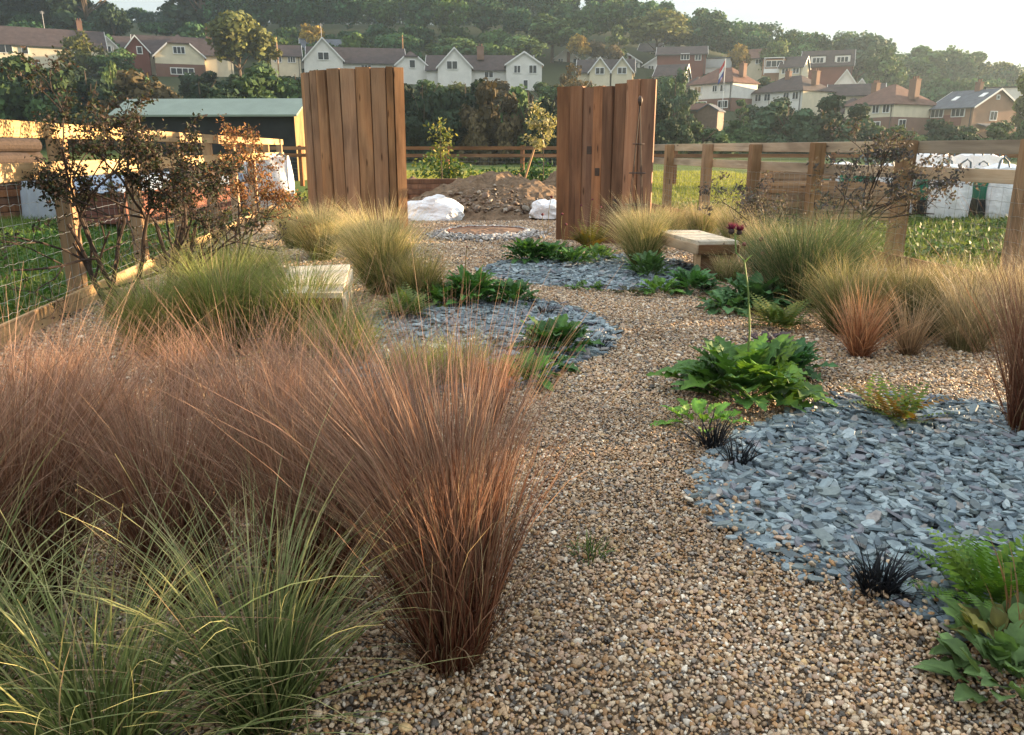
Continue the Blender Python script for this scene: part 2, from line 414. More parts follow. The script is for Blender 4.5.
def pebbles(name, label, x, y, size, pal, pw, seed, zb=.012, group=None):
    """countless stones: points with their own size, turn and colour, one stone set on each"""
    r = np.random.default_rng(seed); n = len(x)
    me = bpy.data.meshes.new(name); me.vertices.add(n)
    z = zb + r.uniform(-.3, .55, n) * size + np.asarray(zfun(x, y))
    me.vertices.foreach_set('co', np.stack([x, y, z], -1).astype(np.float32).ravel())
    sc_ = np.stack([r.uniform(.75, 1.25, n), r.uniform(.55, 1.0, n), r.uniform(.38, .75, n)], -1) * (size * np.exp(r.normal(0, .30, n)) / 2)[:, None]
    ro = np.stack([r.normal(0, .45, n), r.normal(0, .45, n), r.uniform(0, 6.28, n)], -1)
    pal = np.array(pal); wet = .88 + .16 * np.sin(x * 2.1 + 1.3 * np.sin(y * 1.7)) * np.cos(y * 2.6 + 1.1 * np.sin(x * 1.3)) + .08 * np.sin(x * 7 + y * 5)   # damp and dry patches
    c = pal[r.choice(len(pal), n, p=np.array(pw) / np.sum(pw))] * r.uniform(.75, 1.25, (n, 1)) * wet[:, None]
    for nm, d in (('siz', sc_), ('rot', ro), ('colr', c)):
        a = me.attributes.new(nm, 'FLOAT_VECTOR', 'POINT'); a.data.foreach_set('vector', d.astype(np.float32).ravel())
    o = bpy.data.objects.new(name, me); COL.objects.link(o)
    md = o.modifiers.new('stones', 'NODES'); md.node_group = stone_nodes()
    return tag(o, label, 'gravel', group, 'stuff')
def zfun(x, y):
    d = np.hypot(x - RING_C.x, y - RING_C.y)
    return .05 * np.exp(-np.maximum(d - RING_R, 0) ** 2 / .03) * (d < RING_R + .6) + .006 * np.sin(x * 3.1 + y * 1.7) + .006
_st = []
def stone_nodes():
    if _st: return _st[0]
    ng = bpy.data.node_groups.new('stones', 'GeometryNodeTree'); _st.append(ng)
    ng.interface.new_socket('Geometry', in_out='INPUT', socket_type='NodeSocketGeometry')
    ng.interface.new_socket('Geometry', in_out='OUTPUT', socket_type='NodeSocketGeometry')
    gi = ng.nodes.new('NodeGroupInput'); go = ng.nodes.new('NodeGroupOutput')
    ip = ng.nodes.new('GeometryNodeInstanceOnPoints'); j = ng.nodes.new('GeometryNodeGeometryToInstance')
    for k in range(6):
        s = ng.nodes.new('GeometryNodeMeshIcoSphere'); s.inputs['Radius'].default_value = 1; s.inputs['Subdivisions'].default_value = 2
        p = ng.nodes.new('GeometryNodeSetPosition'); t = ng.nodes.new('ShaderNodeTexNoise'); t.noise_dimensions = '4D'
        t.inputs['W'].default_value = k * 3.7; t.inputs['Scale'].default_value = 1.1; t.inputs['Detail'].default_value = 1.5
        sub = ng.nodes.new('ShaderNodeVectorMath'); sub.operation = 'SUBTRACT'; sub.inputs[1].default_value = (.5, .5, .5)
        mu = ng.nodes.new('ShaderNodeVectorMath'); mu.operation = 'SCALE'; mu.inputs['Scale'].default_value = 1.7
        ng.links.new(t.outputs['Color'], sub.inputs[0]); ng.links.new(sub.outputs[0], mu.inputs[0]); ng.links.new(mu.outputs[0], p.inputs['Offset'])
        sm = ng.nodes.new('GeometryNodeSetShadeSmooth'); mt = ng.nodes.new('GeometryNodeSetMaterial'); mt.inputs['Material'].default_value = M['pebble']
        ng.links.new(s.outputs['Mesh'], p.inputs[0]); ng.links.new(p.outputs[0], sm.inputs[0]); ng.links.new(sm.outputs[0], mt.inputs[0]); ng.links.new(mt.outputs[0], j.inputs[0])
    def na(nm):
        a = ng.nodes.new('GeometryNodeInputNamedAttribute'); a.data_type = 'FLOAT_VECTOR'; a.inputs[0].default_value = nm; return a.outputs[0]
    er = ng.nodes.new('FunctionNodeEulerToRotation'); ng.links.new(na('rot'), er.inputs[0])
    ng.links.new(gi.outputs[0], ip.inputs['Points']); ng.links.new(j.outputs[0], ip.inputs['Instance'])
    ip.inputs['Pick Instance'].default_value = True
    ng.links.new(er.outputs[0], ip.inputs['Rotation']); ng.links.new(na('siz'), ip.inputs['Scale'])
    ng.links.new(ip.outputs[0], go.inputs[0]); return ng
def mat_pebble():
    m, nt, b = newmat('pebble')
    a = N(nt, 'ShaderNodeAttribute', attribute_name='colr', attribute_type='INSTANCER')
    v = coords(nt, 'Object'); n = noise(nt, v, 2.2, 5, .65)
    c = mixc(nt, a.outputs['Vector'], ramp(nt, n, [(.3, (.6, .57, .52)), (.7, (1.3, 1.27, 1.22))]), 1.0, 'MULTIPLY')
    nt.links.new(c, b.inputs['Base Color']); b.inputs['Roughness'].default_value = .55; b.inputs['Specular IOR Level'].default_value = .4
    MATS['pebble'] = m
mat_pebble()
PAL = [(.45,.32,.205),(.36,.21,.10),(.55,.445,.33),(.27,.235,.205),(.09,.08,.072),(.42,.295,.215),(.68,.62,.53),(.33,.23,.145),(.48,.34,.175)]
PW = [.22,.14,.16,.11,.08,.12,.06,.12,.04]
def jgrid(x0, x1, y0, y1, s, r):
    a, b_ = np.meshgrid(np.arange(x0, x1, s), np.arange(y0, y1, s)); a = a.ravel(); b_ = b_.ravel()
    return a + r.uniform(-.55, .55, len(a)) * s, b_ + r.uniform(-.55, .55, len(a)) * s
xs_, ys_, ss_ = [], [], []
for y0, y1, s in ((1.0, 4.2, .0106), (4.2, 8.0, .0145), (8.0, 15.1, .021)):
    x, y = jgrid(-5, 5, y0, y1, s, rng)
    k = (np.abs(x) < .70 * y + .55) & (x > fl(y) + .1) & (x < fr(y) - .1)
    x, y = x[k], y[k]
    k = np.ones(len(x), bool)
    for P in BEDS: k &= ~inside(smooth_poly(P), x + rng.normal(0, .012, len(x)), y + rng.normal(0, .012, len(x)))
    d = np.hypot(x - RING_C.x, y - RING_C.y); k &= (d > RING_R + .02)
    x, y = x[k], y[k]; xs_.append(x); ys_.append(y); ss_.append(np.full(len(x), s))
x = np.concatenate(xs_); y = np.concatenate(ys_); s = np.concatenate(ss_)
pm = rng.permutation(len(x)); x, y, s = x[pm], y[pm], s[pm]
pebbles('gravel', 'tan and brown flint gravel covering the winding path', x, y, s * 1.13, PAL, PW, 21)
print('pebbles', len(x))
# stray gravel over the slate rims and the paler stones round the ring
a = rng.uniform(0, 2 * math.pi, 1500); d = RING_R + .03 + np.abs(rng.normal(0, .13, 1500))
pebbles('gravel', 'pale grey pebbles ringing the rusty edged circle', RING_C.x + np.cos(a) * d, RING_C.y + np.sin(a) * d, np.full(1500, .045),
        [(.42,.41,.42),(.3,.3,.31),(.55,.54,.53),(.22,.21,.21)], [.4,.3,.2,.1], 8, .03)

k = 900; i_ = rng.integers(0, len(BED_NEAR), k); j_ = (i_ + 1) % len(BED_NEAR); f_ = rng.random(k)[:, None]
e_ = BED_NEAR[i_] * (1 - f_) + BED_NEAR[j_] * f_ + rng.normal(0, .10, (k, 2))
pebbles('gravel', 'stray flint pebbles spilt over the rim of the large slate bed', e_[:, 0], e_[:, 1], np.full(k, .0145), PAL, PW, 31, .03)
# a few fallen leaves and bits of straw on the stones
lr = np.random.default_rng(9); n = 260; ly = 1.6 + 9 * lr.random(n) ** 1.4; lx = lr.uniform(-.55, .6, n) * ly; u = lr.normal(0, 1, (n, 3)); u[:, 2] *= .2; u /= np.linalg.norm(u, axis=1)[:, None]
w = np.cross(u, [0, 0, 1.0]); l = lr.uniform(.012, .035, (n, 1)); wd = np.where(lr.random((n, 1)) < .5, .32, .05); l = np.where(wd < .1, l * 2, l); c = np.stack([lx, ly, np.full(n, .034)], -1)
V = np.stack([c - u * l / 2, c + w * l * wd + (0, 0, .004), c + u * l / 2, c - w * l * wd], 1); pal = np.array([(.28, .16, .07), (.2, .1, .05), (.4, .3, .15), (.14, .08, .05)])
tag(Geo().add(V.reshape(-1, 3), Q=np.arange(n * 4).reshape(-1, 4), C=np.repeat(pal[lr.integers(0, 4, n)], 4, 0)).build('fallen_leaves', M['leaf_dull']), 'small dry leaves and straw lying on the gravel', 'leaf litter', None, 'stuff')
# rusty steel ring with raked soil inside
root = empty('edging_ring', (RING_C.x, RING_C.y, 0)); tag(root, 'low rusty steel ring set in the gravel between the two screens', 'garden edging')
g = Geo(); nseg = 64
a = np.arange(nseg) / nseg * 2 * math.pi
prof = [(RING_R, 0), (RING_R + .008, .105), (RING_R - .008, .105), (RING_R - .008, 0)]
V = np.array([[(np.cos(t) * r_, np.sin(t) * r_, z_) for r_, z_ in prof] for t in a]).reshape(-1, 3)
q = []
for i in range(nseg):
    for j in range(4):
        q.append((i*4+j, ((i+1)%nseg)*4+j, ((i+1)%nseg)*4+(j+1)%4, i*4+(j+1)%4))
g.add(V, Q=q).build('steel_band', M['rust'], root)
g = Geo(); rr = np.linspace(.0, RING_R - .01, 10); V = [(0, 0, .12)]; T = []; Q = []
for k, q_ in enumerate(rr[1:]):
    for t in a: V.append((math.cos(t) * q_, math.sin(t) * q_, .095 + .025 * (1 - (q_ / RING_R) ** 2) + rng.normal(0, .004)))
for i in range(nseg):
    T.append((0, 1 + i, 1 + (i + 1) % nseg))
    for k in range(8): b0 = 1 + k * nseg; b1 = b0 + nseg; Q.append((b0 + i, b1 + i, b1 + (i + 1) % nseg, b0 + (i + 1) % nseg))
g.add(V, Q=Q, T=T).build('soil_fill', flat('ring_soil', (.17, .105, .07), .9, .3, 18, .01), root)
# ------------------------------------------------------------------ fences
def fence(name, label, A, B, post_s, post_top, rails, board, side, post_d, mats, wire=None, post_front=False, group='post and rail fences'):
    """A, B ground ends; post_s distances of the posts from A; rails (z0, z1); side +1/-1: which way the garden face looks"""
    A = Vector((*A, 0)); B = Vector((*B, 0)); d = (B - A).normalized(); L = (B - A).length
    ang = math.atan2(d.y, d.x); nrm = Vector((-d.y, d.x, 0)) * side
    root = empty(name, A); tag(root, label, 'fence', group)
    mp, mr, mb = mats; r = random.Random(len(label))
    for s in post_s:
        h = post_top + r.uniform(-.015, .02)
        g = Geo().cbox((0, 0, 0), (post_d, post_d, h + .3), .008, jit=.0015, seed=int(s * 10))
        p = d * s; g.build('post', M[mp], root, (p.x, p.y, (h - .3) / 2), (0, 0, ang + r.uniform(-.04, .04)))
    ps = sorted(post_s)
    off = (post_d / 2 + .019) * (-1 if post_front else 1)
    for (z0, z1) in rails:
        i = 0
        while i < len(ps) - 1:
            j = min(i + 2, len(ps) - 1); s0, s1 = ps[i], ps[j]
            p = d * ((s0 + s1) / 2) + nrm * (off + r.uniform(-.002, .002))
            Geo().cbox((0, 0, 0), (s1 - s0 - .006, .036, z1 - z0), .005, jit=.0012, seed=i).build('rail', M[mr], root, (p.x, p.y, (z0 + z1) / 2 + r.uniform(-.006, .006)), (0, 0, ang))
            i = j
    if board:
        i = 0
        while i < len(ps) - 1:
            j = min(i + 2, len(ps) - 1); s0, s1 = ps[i], ps[j]
            p = d * ((s0 + s1) / 2) + nrm * ((post_d / 2 + .019))
            Geo().cbox((0, 0, 0), (s1 - s0 - .006, .036, board), .005, jit=.001, seed=i + 9).build('gravel_board', M[mb], root, (p.x, p.y, board / 2 + .015), (0, 0, ang))
            i = j
    if wire:
        zt, zb, gap = wire
        g = Geo(); zs = zb + (zt - zb) * np.linspace(0, 1, 8) ** 1.15; n_ = nrm * (post_d / 2 + .004)
        s0, s1 = ps[0], ps[-1]; ss = np.arange(s0, s1, gap)
        for z in zs:
            st = np.arange(s0, s1, gap / 2)
            g.tube([(d.x * s + n_.x, d.y * s + n_.y, z + .006 * math.sin(s * 40 + z * 9) + .008 * math.sin(s * 2.1 + z)) for s in st], .0019, 3, cap=False)
        for s in ss:
            g.tube([(d.x * s + n_.x, d.y * s + n_.y, z) for z in zs], .0016, 3, cap=False)
        g.build('wire_mesh', M['wire'], root)
    return root
def onl(y): return (fl(y), y)
def onr(y): return (fr(y), y)
fence('post_and_rail_fence', 'sunlit pale timber fence with stock wire beside the dark leaved shrub', onl(1.5), onl(19.5),
      [(y - 1.5) * math.hypot(1, .135) for y in (1.6, 3.4, 5.15, 6.9, 8.7, 10.4, 12.2, 13.9, 15.7, 17.5, 19.4)], 1.46, [(1.42, 1.54), (1.12, 1.25)], .155, -1, .13,
      ('fence_post', 'fence_rail_gold', 'fence_rail_gold'), (1.1, .2, .15))
fence('post_and_rail_fence', 'weathered timber fence with stock wire in front of the white bulk bags', onr(2.0), onr(20),
      [(y - 2.0) * math.hypot(1, .15) for y in (2.05, 3.8, 5.55, 7.22, 8.98, 10.85, 12.7, 14.6, 16.6, 18.3, 19.9)], 1.42, [(1.29, 1.42), (1.02, 1.15)], .19, 1, .155,
      ('fence_post', 'fence_rail', 'post_red'), (1.0, .25, .15), post_front=True)
fence('post_and_rail_fence', 'reddish brown timber fence crossing the lawn behind the soil heap', (-11, 30), (27, 27),
      [i * 2.7 + .6 for i in range(14)], 1.42, [(1.28, 1.4), (1.03, 1.15)], 0, -1, .13, ('post_red', 'rail_red', 'rail_red'), (1.0, .2, .3))

# ------------------------------------------------------------------ sleeper screens
def screen(name, label, X0, sl, mat, h0, seed):
    """sl: list of (turn of the face in degrees, + towards the right; width; thickness; height; sideways step) from one end on leftwards"""
    root = empty(name, X0); tag(root, label, 'timber screen', 'sleeper screens at the garden end')
    r = random.Random(seed); p = Vector((0, 0, 0))
    for k, (a, w, t, h, st) in enumerate(sl):
        a = R(a); tl = Vector((-math.cos(a), -math.sin(a), 0)); nf = Vector((math.sin(a), -math.cos(a), 0))
        c = p + tl * (w / 2) + nf * st
        g = Geo().cbox((0, 0, 0), (w - .006, t, h + .4), .005, jit=.0015, seed=seed + k)
        o = g.build('sleeper', M[mat], root, (c.x, c.y, (h - .4) / 2), (R(r.uniform(-.5, .5)), R(r.uniform(-.35, .35)), a))
        p = p + tl * w
    return root
LS = [(24, .17, 0), (12, .12, -.012), (5, .235, .006), (0, .245, -.006), (-5, .245, .008), (-12, .22, -.006), (-34, .22, .012), (-46, .22, -.006), (-52, .21, .012), (-56, .16, 0)]
screen('sleeper_screen', 'smooth brown sleeper screen standing behind golden grass, taller of the two', gp(408, 237),
       [(a, w, .125, 2.50 - .006 * k + (.012 if k % 2 else 0), st) for k, (a, w, st) in enumerate((a_, w_ * .9, s_) for a_, w_, s_ in LS)], 'sleeper_new', 2.5, 5)
RS = [(-16, .22, -.03, 2.24), (-40, .21, .01, 2.24), (-42, .21, -.008, 2.2), (-40, .18, .01, 2.17), (-36, .17, .016, 2.18), (-30, .19, -.01, 2.17), (-24, .2, .008, 2.19), (-16, .21, .0, 2.19)]
sr = screen('sleeper_screen', 'rough reddish reclaimed sleeper screen with black wire obelisk leaning on it', gp(649, 247),
       [(a, w * .94, .13, h, st) for a, w, st, h in RS], 'sleeper_old', 2.1, 9)

for k, z, dx in ((4, 1.32, .02), (4, .45, -.03), (5, 1.62, .03), (2, .9, -.02)):      # old bolt holes with their iron stain
    o = [c for c in sr.children if c.name.startswith('sleeper')][k]
    Geo().cbox((dx, -.062, z - (o.dimensions.z - .4) / 2 - .1), (.075, .02, .11), .004).build('bolt_hole', M['dark_iron'], o)
# ------------------------------------------------------------------ obelisk plant support
root = empty('plant_obelisk', gp(634, 251)); tag(root, 'slim rusty wire obelisk in front of the reddish sleepers', 'plant support')
g = Geo(); hh = 1.95
for k in range(4):
    a = k * math.pi / 2 + .5
    g.tube([(math.cos(a) * .17 * (1 - t) ** 1.1, math.sin(a) * .17 * (1 - t) ** 1.1, t * hh) for t in np.linspace(0, .97, 8)], .006, 5)
    g.build('leg', M['dark_iron'], root); g = Geo()
for z in (.62, 1.03, 1.4):
    r_ = .17 * (1 - z / hh) ** 1.1 + .03
    Geo().tube([(math.cos(a) * r_, math.sin(a) * r_, z) for a in np.linspace(0, 2 * math.pi, 20)], .007, 5, cap=False).build('hoop', M['dark_iron'], root)
Geo().tube([(0, 0, hh * .96), (0, 0, hh * .985), (0, 0, hh), (0, 0, hh + .035), (0, 0, hh + .05)], [.012, .03, .034, .02, .004], 8).build('finial', M['dark_iron'], root, smooth=True)

# ------------------------------------------------------------------ benches
def bench(name, label, C4, zt, mats, slats=True):
    """C4: plan corners going round from the path side far end, path side near end, outer near end, outer far end"""
    o = C4[0]; root = empty(name, (o.x, o.y, 0)); tag(root, label, 'bench', 'curved timber benches')
    P = [Vector((p.x - o.x, p.y - o.y, 0)) for p in C4]
    n = 13 if slats else 4
    for k in range(n):
        t0, t1 = k / n + .004, (k + 1) / n - (.006 if slats else .002)
        a0, a1 = P[0].lerp(P[1], t0), P[0].lerp(P[1], t1); b0, b1 = P[3].lerp(P[2], t0), P[3].lerp(P[2], t1)
        V = [(*q.xy, zt - .035) for q in (a0, a1, b1, b0)] + [(*q.xy, zt + .001 * (k % 3)) for q in (a0, a1, b1, b0)]
        Geo().poly(V, [(3,2,1,0),(4,5,6,7),(0,1,5,4),(1,2,6,5),(2,3,7,6),(3,0,4,7)]).build('slat', M[mats[0]], root)
    def bar(name, p, q, z0, z1, th, mat):
        d = (q - p); L = d.length; c = (p + q) / 2; a = math.atan2(d.y, d.x) - math.pi / 2
        Geo().cbox((0, 0, 0), (th, L, z1 - z0), .004).build(name, M[mat], root, (c.x, c.y, (z0 + z1) / 2), (0, 0, a))
    c = (P[0] + P[1] + P[2] + P[3]) / 4
    def ins(p, f): return p.lerp(c, f)
    bar('fascia', P[0], P[1], zt - .135, zt - .037, .04, mats[1]); bar('fascia', P[3], P[2], zt - .135, zt - .037, .04, mats[1])
    bar('end_rail', P[0] , P[3], zt - .135, zt - .038, .035, mats[1]); bar('end_rail', P[1], P[2], zt - .135, zt - .038, .035, mats[2])
    for k, p in enumerate(P):
        q = ins(p, .1); Geo().cbox((0, 0, 0), (.055, .055, zt - .04), .004).build('leg', M[mats[1]], root, (q.x, q.y, (zt - .04) / 2), (0, 0, .1 * k))
    bar('back_board', ins(P[3], .16), ins(P[2], .16), .02, zt - .14, .03, mats[2]); bar('end_board', ins(P[1], .13), ins(P[2], .13), .02, zt - .14, .03, mats[2])
    return root
ZT = .42
bench('garden_bench', 'long slatted bench with brown boarded base beside the slate strip', [gp(655, 230, ZT), gp(699, 241.5, ZT), gp(739, 241, ZT), gp(698, 230, ZT)], ZT, ('bench_pale', 'bench_fascia', 'bench_brown'))
bench('garden_bench', 'smooth pale topped bench half hidden by soft green grass', [gp(350, 264, ZT), gp(342, 293, ZT), gp(283, 293, ZT), gp(289, 266.5, ZT)], ZT, ('bench_pale', 'bench_pale', 'bench_brown'), slats=False)

# ------------------------------------------------------------------ soil heap, bags, timber behind the screens
def lump(name, mat, c, dx, dy, h, seed, n=40, rough=.18, parent=None, power=1.3, grain=.12):
    r = np.random.default_rng(seed); a = np.linspace(-1, 1, n); X, Y = np.meshgrid(a, a)
    rad = np.sqrt(X ** 2 + Y ** 2)
    ph = r.uniform(0, 6, 8); Z = np.maximum(0, 1 - rad ** power)
    nz = sum(np.sin(X * f * ph[k] + ph[k + 1]) * np.cos(Y * f * 1.1 + ph[k]) / f for k, f in enumerate((3, 5, 8, 13, 21)))
    Z = Z * (1 + rough * 2 * nz) + (r.normal(0, rough * grain, Z.shape)) * (rad < .95)
    Z = np.where(rad > 1, -.05, Z)
    ii = np.arange(n * n).reshape(n, n)
    return Geo().add(np.stack([X * dx, Y * dy, Z * h], -1).reshape(-1, 3), Q=np.stack([ii[:-1, :-1], ii[:-1, 1:], ii[1:, 1:], ii[1:, :-1]], -1).reshape(-1, 4)).build(name, mat, parent, c, smooth=False)
soil = flat('soil_pale', (.15, .105, .07), .95, .45, 9, .03, .1)
p = gp(492, 215)
o = lump('soil_heap', soil, (p.x + .05, p.y + .6, 0), 2.5, 2.1, .78, 3, 64, .2); tag(o, 'broad grey brown heap of dug soil between the two sleeper screens', 'soil heap', 'soil heaps')
o = lump('soil_heap', soil, (1.25, 20.5, 0), 1.7, 1.6, .72, 7, 44, .2); tag(o, 'smaller dark soil heap behind the broad one, beside the rough screen', 'soil heap', 'soil heaps')
o = lump('soil_heap', flat('soil_dark', (.09, .065, .05), .95, .4, 9, .03, .1), (-2.6, 21, 0), 1.3, 1.2, .6, 12, 40, .2); tag(o, 'low dark soil heap behind the stacked boards by the smooth screen', 'soil heap', 'soil heaps')
pebr = np.random.default_rng(5); n = 900
tx = pebr.normal(p.x, 1.3, n); ty = p.y - 1.2 + np.abs(pebr.normal(0, .7, n))
o_ = zfun; zfun = lambda x, y: np.maximum(0, .78 * (1 - (np.hypot((x - p.x) / 2.5, (y - p.y - .6) / 2.1)) ** 1.3))
pebbles('rubble', 'stones and clods strewn over the soil heap', tx, ty, pebr.uniform(.03, .09, n), [(.15,.1,.07),(.22,.17,.12),(.3,.27,.23),(.1,.07,.05)], [.5, .25, .1, .15], 6, .0)
zfun = o_
fabric = flat('bag_white', (.66, .68, .72), .6, .12, 7, .02, .3)
from mathutils import noise as mnoise
def slump_bag(label, c, d, seed):
    bm = bmesh.new(); bmesh.ops.create_icosphere(bm, subdivisions=5, radius=1.0); off = Vector((seed * 7.3, seed * 3.1, 0))
    for v in bm.verts:
        q = v.co.copy(); t = mnoise.ridged_multi_fractal(q * 1.1 + off, 1.0, 2.1, 4, 1.0, 2.0) * .16 + mnoise.noise(q * 1.4 + off) * .32
        v.co = Vector((q.x * (.78 + t), q.y * (.78 + t), max(q.z, -.3) * (.72 + t * 1.3)))
    me = bpy.data.meshes.new('rubble_sack'); bm.to_mesh(me); bm.free(); me.materials.append(fabric)
    o = bpy.data.objects.new('rubble_sack', me); COL.objects.link(o); o.location = c; o.scale = d
    tag(o, label, 'sack', 'slumped white sacks')
q = gp(430, 207); slump_bag('crumpled white sack slumped by the smooth screen and the stacked boards', (-1.56, 15.4, .10), (.66, .42, .36), 2)
q = gp(544, 213); slump_bag('smaller crumpled white sack against the rough screen', (.68, 15.4, .14), (.36, .3, .28), 4)
# stacked boards
def timber_stack(name, label, loc, rz, rows, L, w, t, mat, seed, group='stacks of timber'):
    root = empty(name, loc, rz); tag(root, label, 'timber stack', group); r = random.Random(seed)
    for k, n in enumerate(rows):
        for i in range(n):
            l = L * r.uniform(.8, 1.05)
            Geo().cbox((0, 0, 0), (l, w * .95, t * .93), .004).build('board', M[mat], root, (r.uniform(-.15, .15), (i - (n - 1) / 2) * w + r.uniform(-.02, .02), t * (k + .5)), (0, 0, r.uniform(-.05, .05)))
    return root
timber_stack('timber_stack', 'stack of reddish sawn boards behind the white sack', (-1.65, 18.6, .12), .1, (5, 4, 4, 3, 2), 1.7, .16, .11, 'sleeper_old', 4)
timber_stack('timber_stack', 'dark timber stack beyond the sunlit fence, beneath the log heap', (-10.1, 16.6, 0), 1.2, (5, 5, 5, 5, 4), 3.0, .2, .14, 'sleeper_old', 8)
# log heap on it
root = empty('log_heap', (-10.1, 16.5, .7), 1.2); tag(root, 'heap of round brown logs behind the top rail of the sunlit fence', 'log heap')
r = random.Random(4)
for k, n in enumerate((3, 2, 1)):
    for i in range(n):
        rr_ = r.uniform(.12, .17); L = r.uniform(.7, 1.3); x0 = r.uniform(-.3, .2)
        pts = [(x0 - L / 2, 0, 0), (x0 - L / 2 + .01, 0, 0), (x0, r.uniform(-.02, .02), .01), (x0 + L / 2 - .01, 0, 0), (x0 + L / 2, 0, 0)]
        Geo().tube(pts, [rr_ * .9, rr_, rr_ * 1.03, rr_, rr_ * .9], 12).build('log', M['bark_dark'], root, ((0, (i - (n - 1) / 2) * .31, .16 + k * .27)))

# bulk bags
def mat_bag():
    m, nt, b = newmat('bulk_bag'); v = coords(nt, 'Object'); n = noise(nt, v, 3.5, 5, .6)
    nt.links.new(ramp(nt, n, [(.3, (.58, .6, .64)), (.7, (.74, .75, .77))]), b.inputs['Base Color']); b.inputs['Roughness'].default_value = .65
    bump(nt, b, n, .08, .7); MATS['bulk_bag'] = m
mat_bag()
def cloth_side(hw, h, bulge, n=10, seed=0, inset=1.0, z0=0.0, off=0.0):
    r = np.random.default_rng(seed); a = np.linspace(-1, 1, n) * inset; zz = np.linspace(0, 1, n)
    A, Zq = np.meshgrid(a, zz); out = hw + bulge * (1 - A ** 4) * np.sin(Zq * math.pi * .9 + .2) + off
    return A, Zq, out
def bulk_bag(label, loc, rz, s=.46, h=.92, panels=(0,), seed=0, filled=True):
    root = empty('bulk_bag', loc, rz); tag(root, label, 'bulk bag', 'white bulk bags')
    g = Geo(); n = 14; r = np.random.default_rng(seed)
    wob = r.uniform(-.03, .03, 4)
    ii = np.arange(n * n).reshape(n, n); qd = np.stack([ii[:-1, :-1], ii[:-1, 1:], ii[1:, 1:], ii[1:, :-1]], -1).reshape(-1, 4)
    def side(k, a0=-1, a1=1, z0=0, z1=1, off=0.0):
        a = np.linspace(a0, a1, n); zz = np.linspace(z0, z1, n); A, Zq = np.meshgrid(a, zz)
        round_ = 1 - .1 * A ** 6
        out = s * round_ + .07 * (1 - A ** 4) * np.sin(Zq * 2.9 + .15) + off + .012 * np.sin(A * 7 + Zq * 9 + seed) * (np.abs(A) < .95)
        al = A * s * (1 + .05 * np.sin(Zq * 3))
        z = Zq * h + wob[k % 4] * Zq * A + .02 * np.sin(A * 5 + seed) * Zq
        c, s_ = math.cos(k * math.pi / 2), math.sin(k * math.pi / 2)
        x, y = al, -out
        return np.stack([x * c - y * s_, x * s_ + y * c, z], -1).reshape(-1, 3)
    for k in range(4): g.add(side(k), Q=qd)
    a = np.linspace(-1, 1, n); A, B = np.meshgrid(a, a)
    top = np.stack([A * s * .97, B * s * .97, h - .03 + .1 * (1 - A ** 2) * (1 - B ** 2) + .02 * np.sin(A * 5 + seed) * np.cos(B * 6)], -1).reshape(-1, 3)
    g.add(top, Q=qd); g.build('bag_body', M['bulk_bag'], root, smooth=True)
    for k in panels:
        Geo().add(side(k, -.72, .72, .42, .95, .012), Q=qd).build('green_panel', flat('bag_green', (.015, .15, .095), .5, .12, 5), root, smooth=True)
        Geo().add(side(k, -.72, .72, .06, .42, .012), Q=qd).build('black_panel', flat('bag_black', (.02, .026, .032), .5, .2, 5), root, smooth=True)
        gg = Geo()
        for z0, w in ((.80, .3), (.72, .22)):
            rr = random.Random(seed + k); x_ = -w
            while x_ < w:
                l = rr.uniform(.04, .09); gg.add(side(k, x_, x_ + l, z0, z0 + rr.uniform(.025, .04), .011)[[0, n - 1, n * n - 1, n * n - n]], Q=[(0, 1, 2, 3)]); x_ += l + .025
        gg.build('printed_mark', M['bulk_bag'], root)
    for sx, sy in ((-1, -1), (1, -1), (1, 1), (-1, 1)):
        c = np.array([sx * s * .86, sy * s * .86, h - .02]); dz = r.uniform(.1, .26)
        Geo().tube([c + (0, 0, -.12), c + (-sx * .03, 0, dz * .7), c + (-sx * .1, 0, dz), c + (-sx * .19, 0, dz * .6), c + (-sx * .24, 0, -.02)], [.018] * 5, 5).build('lifting_loop', M['bag_strap'], root)
    return root
flat('bag_strap', (.1, .13, .15), .6, .2, 9)
Yb = 10.6
def bag_at(px, Y): return Vector(((px - 512) / F * (Y * CP + H * SP), Y, 0))
for i, (px, Y, rz, pn, lb) in enumerate([
        (938, 15.3, .02, (3,), 'white bulk bag with a plain front between the two posts nearest the camera'),
        (995, 15.3, .03, (3,), 'white bulk bag with upright green and black side in the gap before the last post'),
        (1035, 15.2, -.02, (3,), 'white bulk bag with green and black side touching the last post in view'),
        (883, 15.6, .05, (3,), 'white bulk bag behind the post next to the bare purple shrub'),
        (838, 16.4, .1, (0, 3), 'green and black panelled bulk bag seen through the purple leaved shrub'),
        (968, 17.2, .1, (), 'white bulk bag of the row behind, dark straps knotted on top'),
        (915, 17.4, .3, (), 'white bulk bag of the row behind, next to the purple shrub')]):
    bulk_bag(lb, bag_at(px, Y), rz, panels=pn, seed=i + 3, h=1.0 if i < 5 else 1.2, s=.36)
